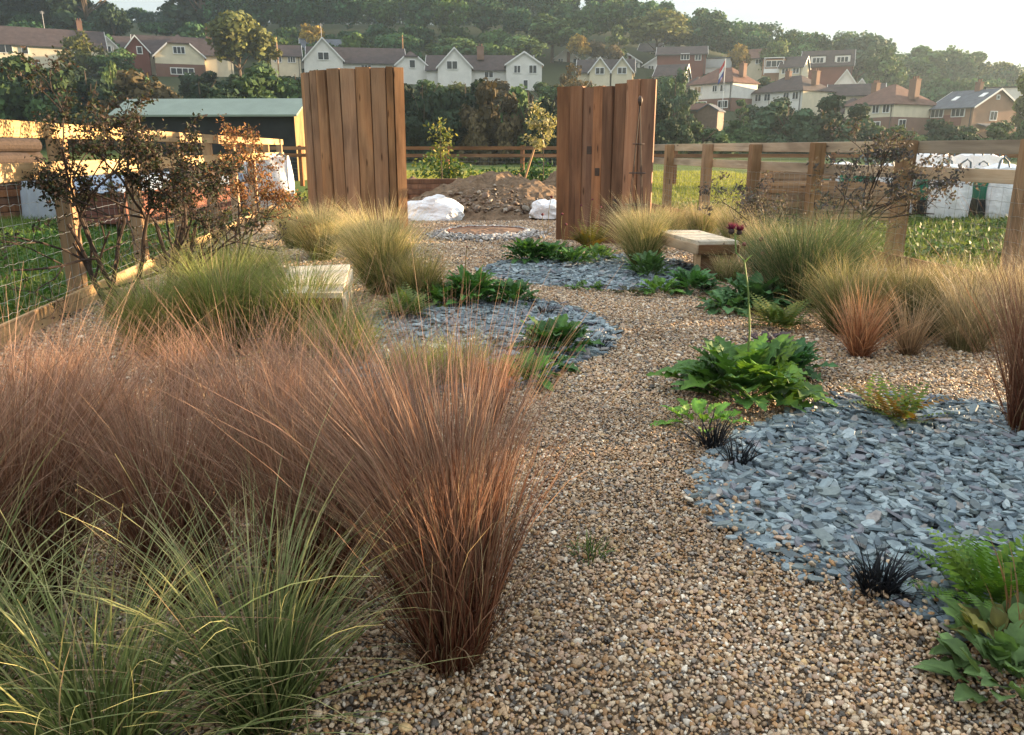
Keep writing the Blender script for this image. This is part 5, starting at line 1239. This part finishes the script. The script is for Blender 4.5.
Geo().box((.04, 4.2, 1.6), (.06, 8.3, 6.2)).build('sunlit_side', CREAM, h)  # cream slab puts the sunlight on this side wall into its colour
for x, w in ((-1.3, 1.3), (-3.2, 1.3), (-7.2, 1.4), (-9.2, 1.4)): win(h, 'F', 0, x, 3.8, w, 1.3, 2)
h = house(826, 77, 176, 'low house with two white dormer windows under the skyline trees'); block(h, -5, 5, 0, 7, 2.4, 5.6, 'gx', HUNG, TILE)
for x in (-1.9, 2.9): block(h, x - 1.5, x + 1.5, .6, 4, 4.2, 4.4, 'flat', WHITE, TDARK, ov=.15); win(h, 'F', .6, x, 3.4, 2.3, 1.2, 3)
h = house(844, 98, 150, 'white gable of a house between the two hip roofed houses'); block(h, -2.0, 2.0, 0, 8, 2.2, 4.9, 'gy', WHITE, SLATE); win(h, 'F', 0, .4, 1.5, 1.2, 1, 2); win(h, 'F', 0, -1.1, .9, .9, .9, 1)
h = house(860, 98, 156, 'tiny white gable right behind the cream and brick house'); block(h, -1.3, 1.3, 0, 6, 1.8, 3.5, 'gy', WHITE, SLATE)
h = house(845, 108, 128, 'plain brown roofed extension between the long house and the cream and brick house'); block(h, -2.6, 5.2, 0, 6, 2.0, 3.7, 'gx', CREAM, TILE)
h = house(890, 139, 115, 'large house with brown hip roof, cream upper walls and brick ground floor', -38)
ro = block(h, -9.2, 0, 0, 10.4, 5.4, 8.5, 'hip', CREAM, TRED, (3.3, BRICK)); chimney(ro, -.6, 5.0, 6.0, 8.9, 1.2, 1.1, 3); chimney(ro, -7.8, 5, 6.6, 8.8, 1, .9, 3)
for x, w in ((-1.3, 1.3), (-3.2, 1.3), (-7, 1.4)): win(h, 'F', 0, x, 4.6, w, 1.4, 2)
win(h, 'F', -.04, -3.6, 1.9, 3.2, 1.6, 4); win(h, 'R', .04, 2.2, 2.3, 1.7, 1.4, 2)
block(h, -14, -9.1, 1, 8, 4.4, 6.8, 'hip', CREAM, TILE)
h = house(969, 141, 112, 'tan brick house with a broad gable and skylights in its roof', -40)
ro = block(h, -8.0, 0, 0, 9.5, 5.1, 7.7, 'gx', BRICKT, SLATE, ov=.35)
Geo().box((-4.9, -.05, 3.1), (6, .08, 1.6)).build('hung_tiles', HUNG, h)
for x in (-6.4, -2.6): win(h, 'F', -.02, x, 4.2, 2.4, 1.3, 3); win(h, 'F', -.02, x, 1.2, 2.4, 1.3, 3)
win(h, 'R', .02, 4.2, 3.7, 1.5, 1.4, 2); win(h, 'R', .02, 4.6, 6.4, .7, .7, 1); win(h, 'R', .02, 5.5, .9, 2.2, 1.4, 2)
solid([[(.0, 1, 2.6), (1.6, 1, 2.2), (1.6, 8, 2.2), (.0, 8, 2.6)]], .15).build('porch_roof', SLATE, h)
for x, y in ((-5.5, 2.4), (-1.2, 3.0)):
    z = 5.1 + (y / 4.75) * 2.6; Geo().poly([(x - .4, y - .5, z - .18), (x + .4, y - .5, z - .18), (x + .4, y + .5, z + .36), (x - .4, y + .5, z + .36), (x - .4, y - .5, z - .4), (x + .4, y - .5, z - .4), (x + .4, y + .5, z + .1), (x - .4, y + .5, z + .1)], [(0, 1, 2, 3), (0, 4, 5, 1), (1, 5, 6, 2), (2, 6, 7, 3), (3, 7, 4, 0)]).build('skylight', BOARD, ro)
chimney(ro, -3.5, 4.6, 7, 8.7)
h = house(1004, 108, 138, 'flat roofed house peeping behind the tan brick gable'); block(h, -3, 5, 0, 6, 3.2, 3.4, 'flat', WHITE, TDARK)
h = house(492, 58, 190, 'white gabled cottage almost swallowed by the wood'); block(h, -2.8, 2.6, 0, 6, 1.8, 3.6, 'gy', WHITE, TDARK); win(h, 'F', 0, 0, 1, 1.4, 1, 2)
for px, row, D, w, lb, wm_, rm_ in ((752, 70, 184, 2.8, 'small cream house above the red tiled roof among the trees', CREAM, TRED), (790, 80, 165, 2.2, 'cream end wall of a house between the balcony house and long house', CREAM, TILE), (668, 90, 150, 2.6, 'little white house low down beside the rough screen', WHITE, TILE), (648, 62, 205, 2.6, 'small house high in the wood over the last white chalet', WHITE, TDARK)):
    h = house(px, row, D, lb, -12); block(h, -w, w, 0, 6, 2.6, 4.6, 'gx', wm_, rm_)
    for x in (-w * .5, w * .45): win(h, 'F', 0, x, 1.7, 1.3, 1.1, 2)
for o in [o for o in bpy.data.objects if o.get('category') == 'house' and any(k in o['label'] for k in ('behind the flag', 'long house with blue', 'large house with brown', 'tan brick house'))]: o.scale = (.9, .9, .9)
# garden sheds below the houses
for px, row, D, w, lb, rm in ((688, 122, 100, 3.4, 'red roofed garden shed among the bushes below the white house', TRED), (707, 123, 98, 2.4, 'grey roofed garden shed beside the red roofed one', SLATE)):
    h = house(px, row, D, lb, -15, 'garden_shed'); h['category'] = 'shed'; h['group'] = 'garden sheds'; block(h, -w / 2, w / 2, 0, 3, 1.5, 2.2, 'gy' if w < 3 else 'gx', flat('shed_board', (.16, .11, .08), .8, .2, 3), rm, barge=False, ov=.15)
# flag
p = at(722, 112, 122); root = empty('flag_pole', p); tag(root, 'white pole with drooping red white and blue flag before the red roof', 'flag')
Geo().tube([(0, 0, -2), (0, 0, 7.4)], .05, 6).build('pole', BOARD, root)
zz = np.linspace(0, 1, 12); g = None
for k, (c, nm) in enumerate((((.5, .05, .05), 'flag_red'), ((.7, .7, .7), 'flag_white'), ((.04, .06, .25), 'flag_blue'))):
    z1, z0 = 7.2 - k * .75, 7.2 - (k + 1) * .75; g = Geo(); V = []
    for j in range(7):
        x = -.05 - j * .11; V += [(x - .05 * k, .08 * math.sin(j * 1.3), z1 - j * .20), (x - .05 * (k + 1), .08 * math.sin(j * 1.3 + .4), z0 - j * .20)]
    V2 = [(v[0], v[1] + .015, v[2]) for v in V]; n = len(V)
    g.add(V + V2, Q=[(2*j, 2*j+2, 2*j+3, 2*j+1) for j in range(6)] + [(n + 2*j, n + 2*j+1, n + 2*j+3, n + 2*j+2) for j in range(6)]); g.build('flag_band', flat(nm, c, .7, .05, 2), root)
for px, r0, r1, D, lb in ((279, 76, 37, 146, 'slim telegraph pole behind the gold topped tree'), (404, 84, 35, 150, 'telegraph pole rising over the long white house')):
    p = at(px, r0, D); q = at(px, r1, D); root = empty('telegraph_pole', p); tag(root, lb, 'pole', 'telegraph poles')
    Geo().tube([(0, 0, -3), (0, 0, q.z - p.z)], [.14, .1], 7).build('pole', M['fence_post'], root); Geo().box((0, 0, q.z - p.z - .4), (1.3, .1, .1)).build('crossarm', M['bark'], root)

# ------------------------------------------------------------------ trees
def crown_arrays(lobes, n, size, seed, gap=.12):
    """leaf sprays spread over many uneven clumps; lobes: (centre, radii)"""
    r = np.random.default_rng(seed); k = len(lobes)
    wts = np.array([l[1][0] * l[1][2] for l in lobes]); i = r.choice(k, n, p=wts / wts.sum())
    c = np.array([l[0] for l in lobes])[i]; rd = np.array([l[1] for l in lobes])[i]
    u = r.normal(0, 1, (n, 3)); u /= np.linalg.norm(u, axis=1)[:, None]
    bumpy = 1 + .22 * np.sin(u[:, 0] * 7 + i) * np.cos(u[:, 2] * 6 + i * 2) + r.normal(0, gap, n)
    P = c + u * rd * np.clip(bumpy, .3, 1.45)[:, None] * (1 - .45 * r.random(n)[:, None] ** 3)
    nr = u + r.normal(0, .55, (n, 3)); w = np.cross(nr, r.normal(0, 1, (n, 3))); w /= np.linalg.norm(w, axis=1)[:, None]; v = np.cross(nr, w); v /= np.linalg.norm(v, axis=1)[:, None]
    l = size * r.uniform(.5, 1.5, (n, 1))
    V = np.stack([P - w * l * .45 - v * l * .2, P - v * l * .55 + w * l * .15, P + w * l * .45 + v * l * .1, P + v * l * .55], 1).reshape(-1, 3)
    tone = r.uniform(.6, 1.35, (k, 1))[i] * r.uniform(.7, 1.3, (n, 1)); C = np.repeat(np.clip(tone * np.array([[.5, .5, .5]]) , 0, 1), 4, 0)
    return V, np.arange(n * 4).reshape(-1, 4), C
def make_lobes(kind, seed):
    r = np.random.default_rng(seed); L = []
    if kind == 'round':
        for k in range(26):
            a = r.uniform(0, 6.28); e = r.uniform(-.35, 1); q = math.sqrt(max(0, 1 - e * e * .8)) * r.uniform(.35, .95)
            L.append((np.array([math.cos(a) * q * .36, math.sin(a) * q * .36, .58 + e * .32]), np.array([1, 1, .8]) * r.uniform(.10, .18)))
    elif kind == 'tall':
        for k in range(28):
            z = r.uniform(.18, .95); a = r.uniform(0, 6.28); q = .30 * math.sin(math.pi * min(1, z + .05)) ** .6 * r.uniform(.2, 1)
            L.append((np.array([math.cos(a) * q, math.sin(a) * q, z]), np.array([1, 1, .9]) * r.uniform(.06, .12)))
    elif kind == 'cone':
        for k in range(34):
            z = r.uniform(.08, .97); a = r.uniform(0, 6.28); q = .26 * (1 - z) ** .8 * r.uniform(.5, 1.1)
            L.append((np.array([math.cos(a) * q, math.sin(a) * q, z]), np.array([1, 1, .5]) * r.uniform(.05, .10)))
    else:   # thicket down to the ground
        for k in range(34):
            a = r.uniform(0, 6.28); q = math.sqrt(r.random()) * .46; z = r.uniform(.05, .85) * math.sqrt(max(.05, 1 - (q / .5) ** 2))
            L.append((np.array([math.cos(a) * q, math.sin(a) * q, z]), np.array([1, 1, .8]) * r.uniform(.10, .17)))
    return L
def tree_mat(name, c, hi=None):
    m, nt, b = newmat(name); a = N(nt, 'ShaderNodeAttribute', attribute_name='col'); oi = nt.nodes.new('ShaderNodeObjectInfo')
    cc = mixc(nt, c, hi or tuple(x * 1.3 for x in c), oi.outputs['Random'])
    cc = mixc(nt, cc, a.outputs['Color'], 1.0, 'MULTIPLY'); cc = mixc(nt, cc, (2.0, 2.0, 2.0), 1.0, 'MULTIPLY')
    nt.links.new(cc, b.inputs['Base Color']); b.inputs['Roughness'].default_value = .75; b.inputs['Specular IOR Level'].default_value = .15
    tr = nt.nodes.new('ShaderNodeBsdfTranslucent'); nt.links.new(mixc(nt, cc, (1.2, 1.1, .4), 1.0, 'MULTIPLY'), tr.inputs[0])
    mx = nt.nodes.new('ShaderNodeMixShader'); mx.inputs[0].default_value = .18; nt.links.new(b.outputs[0], mx.inputs[1]); nt.links.new(tr.outputs[0], mx.inputs[2])
    nt.links.new(mx.outputs[0], nt.nodes['Material Output'].inputs[0]); M[name] = m; return m
tree_mat('tree_dark', (.022, .042, .022)); tree_mat('tree_green', (.055, .098, .036)); tree_mat('tree_olive', (.095, .105, .032)); tree_mat('tree_gold', (.24, .17, .035)); tree_mat('tree_light', (.09, .13, .045)); tree_mat('tree_russet', (.085, .066, .034)); tree_mat('tree_bluish', (.042, .075, .042))
PROTO = {}
def proto(kind, v, n, size):
    key = (kind, v, n)
    if key not in PROTO:
        g = Geo(); V, Q, C = crown_arrays(make_lobes(kind, v * 13 + 5), n, size, v); g.add(V, Q=Q, C=C)
        oc = g.build('crown', M['tree_green']); t = Geo(); r = np.random.default_rng(v)
        t.tube([(0, 0, -.06), (.005, 0, .2), (-.005, .005, .5), (0, 0, .8)], [.028, .022, .014, .004], 7)
        for k in range(7):
            a = r.uniform(0, 6.28); z = r.uniform(.2, .6); t.tube([(0, 0, z), (math.cos(a) * .12, math.sin(a) * .12, z + .1), (math.cos(a) * .25, math.sin(a) * .25, z + .24)], [.011, .008, .003], 5)
        ot = t.build('trunk', M['bark']); PROTO[key] = (oc.data, ot.data)
        bpy.data.objects.remove(oc); bpy.data.objects.remove(ot)
    return PROTO[key]
def tree(px, top, D, wpx, kind, v, mat, label, name='tree', cat='tree', group='trees on the hillside', n=3200, size=None, sink=0.0, base=None):
    b = at(px, 148, D); z = tz(b.x, D) if base is None else base; t = at(px, top, D); h = t.z - z; w = wpx / F * D
    root = empty(name, (b.x, D, z - sink), random.Random(px * 7 + v).uniform(0, 6.28)); tag(root, label, cat, group)
    mc, mt = proto(kind, v, n, size or .055)
    if kind == 'thicket': h *= 1.2
    sx = w / {'round': .92, 'tall': .62, 'cone': .56, 'thicket': .92}[kind]; szz = (h + sink) / 1.0
    for nm, me in (('crown', mc), ('trunk', mt)):
        o = bpy.data.objects.new(nm, me); COL.objects.link(o); o.parent = root; o.scale = (sx, sx, szz)
        if nm == 'crown': o.material_slots[0].link = 'OBJECT'; o.material_slots[0].material = M[mat]
    return root
TREES = [
 (18, -75, 178, 78, 'tall', 1, 'tree_dark', 'towering dark tree in the top corner of the picture, behind the long cream house'),
 (62, -70, 186, 70, 'tall', 2, 'tree_dark', 'second towering dark tree behind the long cream house'),
 (104, -45, 180, 62, 'tall', 3, 'tree_dark', 'third towering dark tree, next to the gap of open sky'),
 (128, 5, 174, 34, 'round', 4, 'tree_dark', 'shorter dark tree on the rim of the gap of open sky'),
 (152, 29, 240, 40, 'round', 1, 'tree_bluish', 'small distant tree low in the gap of open sky'),
 (180, 27, 235, 34, 'round', 2, 'tree_bluish', 'second small distant tree in the gap of open sky'),
 (214, -42, 200, 62, 'tall', 3, 'tree_dark', 'tall dark tree closing the gap of sky, behind the gold topped oak'),
 (246, 12, 126, 70, 'round', 2, 'tree_olive', 'big gold topped oak standing before the houses'),
 (98, 31, 134, 40, 'thicket', 3, 'tree_olive', 'gold tipped bushy tree between the long cream house and the clipped gable'),
 (125, 46, 133, 40, 'thicket', 1, 'tree_green', 'green bushy tree leaning on the gold tipped one'),
 (320, 24, 172, 27, 'round', 1, 'tree_gold', 'small bright yellow tree over the slate roof'),
 (455, 38, 165, 58, 'round', 3, 'tree_green', 'rounded dark green tree behind the white twin gabled house'),
 (395, 34, 170, 56, 'round', 4, 'tree_green', 'broad green tree over the long white house'),
 (520, 36, 172, 50, 'round', 2, 'tree_green', 'green tree beside the half hidden cottage'),
 (551, 16, 184, 62, 'round', 1, 'tree_green', 'wide cedar like tree above the row of chalets'),
 (577, 34, 178, 24, 'round', 4, 'tree_gold', 'golden lit tree edge next to the wide cedar'),
 (593, 40, 180, 24, 'round', 3, 'tree_russet', 'small orange tree over the second chalet'),
 (613, 27, 181, 22, 'tall', 2, 'tree_light', 'slim light green tree above the chalets'),
 (610, 45, 178, 20, 'round', 2, 'tree_russet', 'plum coloured small tree below the slim light green one'),
 (652, 10, 192, 64, 'round', 3, 'tree_olive', 'big tree with golden sunny side above the brown brick house'),
 (700, 28, 205, 48, 'round', 4, 'tree_green', 'green tree over the brown brick house roof'),
 (736, 26, 212, 52, 'round', 1, 'tree_green', 'green tree on the slope over the pale flat roofed house'),
 (733, 44, 178, 24, 'round', 2, 'tree_gold', 'yellow bush beside the pale flat roofed house'),
 (768, 40, 182, 32, 'round', 3, 'tree_light', 'round pale topped tree behind the balcony house'),
 (796, 44, 190, 46, 'round', 2, 'tree_green', 'green tree between balcony house and dormer house'),
 (814, 51, 184, 20, 'round', 1, 'tree_russet', 'orange tree just above the dormer house'),
 (848, 33, 196, 60, 'round', 4, 'tree_bluish', 'large dark rounded tree on the skyline above the white gable'),
 (874, 50, 170, 42, 'round', 1, 'tree_green', 'dark tree above the brown hip roof'),
 (908, 47, 205, 44, 'tall', 4, 'tree_green', 'skyline tree behind the big chimney'),
 (936, 48, 212, 44, 'round', 3, 'tree_green', 'skyline tree over the join of the hip roof and brick house'),
 (962, 54, 205, 36, 'tall', 1, 'tree_green', 'skyline tree over the ridge of the tan brick house'),
 (986, 62, 200, 40, 'round', 2, 'tree_olive', 'last skyline tree before open sky over the tan brick gable'),
 (1030, 52, 88, 44, 'tall', 2, 'tree_olive', 'tree at the picture edge covering the end of the tan brick house'),
 (672, 68, 96, 40, 'thicket', 4, 'tree_bluish', 'dark bushy tree just beyond the rough sleeper screen'),
 (573, 70, 108, 40, 'thicket', 2, 'tree_russet', 'orange green bush rising over the rough sleeper screen'),
 (738, 100, 104, 20, 'cone', 2, 'tree_green', 'small conical tree below the flag'),
]
for t in TREES: tree(*t)
HED = [
 (-25, 60, 76, 90, 1, 'tree_dark', 'dark shrub mass at the picture edge under the long cream house'),
 (35, 63, 74, 80, 2, 'tree_green', 'dark green shrub mass below the long cream house windows'),
 (95, 66, 78, 80, 3, 'tree_dark', 'dark shrub mass below the gold tipped bushy tree'),
 (120, 62, 88, 24, 4, 'tree_light', 'pale green feathery shrub under the gold tipped bushy tree'),
 (150, 73, 76, 80, 4, 'tree_russet', 'reddish dark shrub mass in front of the clipped gable house'),
 (205, 78, 74, 80, 1, 'tree_dark', 'dark shrub mass left of the gold topped oak trunk'),
 (255, 74, 78, 84, 2, 'tree_green', 'green shrub mass under the gold topped oak'),
 (300, 70, 82, 70, 3, 'tree_green', 'shrub mass next to the top of the smooth screen'),
 (352, 74, 84, 80, 4, 'tree_dark', 'shrub mass hidden behind the smooth screen'),
 (424, 80, 66, 66, 1, 'tree_dark', 'tall dark hedge tree beside the smooth screen'),
 (466, 79, 68, 60, 3, 'tree_dark', 'tall dark hedge tree under the white twin gabled house'),
 (492, 88, 64, 56, 2, 'tree_russet', 'hedge tree with orange tips under the brick chimney'),
 (528, 86, 66, 60, 4, 'tree_green', 'hedge tree below the second pointed gable'),
 (562, 94, 62, 60, 1, 'tree_dark', 'hedge tree beside the rough screen, above the staked sapling'),
 (610, 96, 70, 80, 3, 'tree_dark', 'hedge tree hidden behind the rough screen'),
 (662, 106, 70, 50, 2, 'tree_dark', 'dark shrub mass beyond the rough screen edge'),
 (702, 121, 74, 60, 3, 'tree_green', 'low green shrub mass below the garden sheds'),
 (742, 118, 80, 40, 1, 'tree_green', 'low green shrub below the small conical tree'),
 (785, 101, 82, 64, 4, 'tree_bluish', 'dark rounded shrub mass under the long house'),
 (832, 100, 80, 66, 2, 'tree_bluish', 'largest dark rounded shrub mass before the brown roofed extension'),
 (862, 109, 86, 40, 1, 'tree_green', 'shrub mass at the foot of the cream and brick house'),
 (900, 124, 80, 52, 3, 'tree_light', 'pale shrub before the brick ground floor'),
 (945, 119, 82, 56, 4, 'tree_dark', 'dark shrub before the tan brick house front'),
 (990, 125, 78, 56, 2, 'tree_green', 'shrub below the tan brick gable'),
 (1045, 112, 74, 60, 1, 'tree_green', 'shrub mass at the picture edge beyond the last fence post'),
]
for px, top, D, w, v, mt, lb in HED: tree(px, top, D, w, 'thicket', v, mt, lb, 'tall_shrub', 'shrub', 'dark shrubs below the houses', n=12000, size=.052, sink=.6)
HED2 = [(-20, 60, 112, 'tree_dark', 'upper hedge bush right under the windows of the long cream house'), (30, 62, 114, 'tree_green', 'upper hedge bush below the middle of the long cream house'), (75, 64, 112, 'tree_dark', 'upper hedge bush below the end of the long cream house'),
 (130, 68, 110, 'tree_green', 'upper hedge bush by the brick gable'), (212, 70, 108, 'tree_dark', 'upper hedge bush beneath the oak crown'), (262, 66, 110, 'tree_green', 'upper hedge bush before the small dark roofed house'), (300, 72, 112, 'tree_dark', 'upper hedge bush under the first white gable'),
 (430, 81, 108, 'tree_green', 'upper hedge bush below the clipped white gable'), (465, 80, 110, 'tree_olive', 'upper hedge bush with pale tips below the pointed gable'), (505, 84, 108, 'tree_russet', 'upper orange tipped bush below the linking roof'), (545, 80, 110, 'tree_green', 'upper hedge bush beside the second pointed gable'),
 (585, 86, 104, 'tree_green', 'upper bush below the twin gables'), (640, 82, 112, 'tree_dark', 'upper bush beside the twin gabled house'), (668, 84, 118, 'tree_green', 'upper bush before the chalet by the brown house'), (690, 96, 110, 'tree_green', 'upper bush above the garden sheds'), (765, 98, 108, 'tree_dark', 'upper bush at the near wall of the long house'), (650, 74, 150, 'tree_green', 'bush below the last white chalet'), (700, 76, 150, 'tree_dark', 'bush below the brown brick house'), (770, 76, 152, 'tree_green', 'bush under the framed balcony')]
for k, (px, top, D, mt, lb) in enumerate(HED2): tree(px, top, D, 50 if D < 130 else 40, 'thicket', 1 + k % 4, mt, lb, 'tall_shrub', 'shrub', 'upper hedge bushes by the houses', n=12000, size=.052, sink=.6)
# the wood covering the hill behind: one mass
def skyline(px): return float(np.interp(px, [-200, 98, 116, 126, 206, 222, 600, 640, 690, 740, 790, 830, 900, 950, 1000, 1040, 1250], [-60, -40, 10, 34, 34, -35, -25, 3, 8, 22, 34, 38, 50, 57, 74, 82, 100]))
r = np.random.default_rng(77); g = Geo()
for D in (163, 178, 196, 212, 230, 252, 280):
    px = -160
    while px < 1220:
        w = r.uniform(7, 12); x = (px - 512) / F * D; z = tz(x, D); top = at(px, skyline(px) + r.normal(4, 7), D).z; h = min(top - z, r.uniform(11, 17)) if D < 245 else min(max(top - z, 5), r.uniform(16, 22))
        if D < 215: h = min(h, r.uniform(9, 13) if D > 190 else r.uniform(5, 8))
        if D < 190 and 530 < px < 900: h = 0
        if h > 4:
            rr_ = np.array([w * .5, w * .5, h * .5]); L = [(c * np.array([w, w, h]) + np.array([x, D, z]), q * np.array([w, w, h])) for c, q in make_lobes('thicket' if D > 248 else 'round', int(r.integers(0, 9999)))]
            V, Q, C = crown_arrays(L, 1700, .66, int(r.integers(0, 9999))); pick = r.random()
            tint = np.array([(.85, 1, .9), (1.15, 1.1, .75), (.75, .95, .95), (1.6, 1.4, .7)])[r.choice(4, p=[.45, .25, .2, .1])]
            g.add(V, Q=Q, C=np.clip(C * tint * r.uniform(.7, 1.25), 0, 1))
        px += w * F / D * r.uniform(.6, .95)
tag(g.build('woodland', tree_mat('wood_mass', (.040, .084, .036), (.040, .084, .036))), 'mixed wood covering the hill behind the houses', 'wood', None, 'stuff')

# ------------------------------------------------------------------ tree row added out of view, crown heights set to shade the garden
def shade_tree(x, y, h, w, v, label):
    z = tz(x, y); root = empty('added_shade_tree', (x, y, z)); tag(root, label, 'tree', 'added shade trees out of view')
    mc, mt = proto('thicket', v, 5200, .07)
    for nm, me in (('crown', mc), ('trunk', mt)):
        o = bpy.data.objects.new(nm, me); COL.objects.link(o); o.parent = root; o.scale = (w * 1.25, w, h)
        if nm == 'crown': o.material_slots[0].link = 'OBJECT'; o.material_slots[0].material = M['tree_dark']
for k, (y, h, w) in enumerate(((2.5, 6.8, 5), (4.2, 6.6, 5), (6.0, 6.4, 5), (7.6, 6.3, 4.6), (9.0, 6.2, 4.6), (10.2, 6.0, 4.4), (11.4, 5.8, 4.2), (12.3, 5.3, 3.6), (18.8, 3.5, 4), (21, 3.5, 4), (23.2, 3.5, 4), (25.5, 3.4, 4))):
    shade_tree(30 + (k % 2) * .8, y, h, w, 1 + k % 4, 'dense tree added out of view beyond the weathered fence to shade the garden')

# ------------------------------------------------------------------ evening haze
hm = bpy.data.materials.new('haze'); hm.use_nodes = True; hn = hm.node_tree; hn.nodes.clear()
pv = hn.nodes.new('ShaderNodeVolumePrincipled'); pv.inputs['Color'].default_value = (.62, .82, 1, 1); pv.inputs['Density'].default_value = .00038; pv.inputs['Anisotropy'].default_value = .5
ou = hn.nodes.new('ShaderNodeOutputMaterial'); hn.links.new(pv.outputs[0], ou.inputs['Volume'])
g = Geo().box((20, 190, 39), (560, 500, 82)); o = g.build('haze', hm); tag(o, kind='stuff')
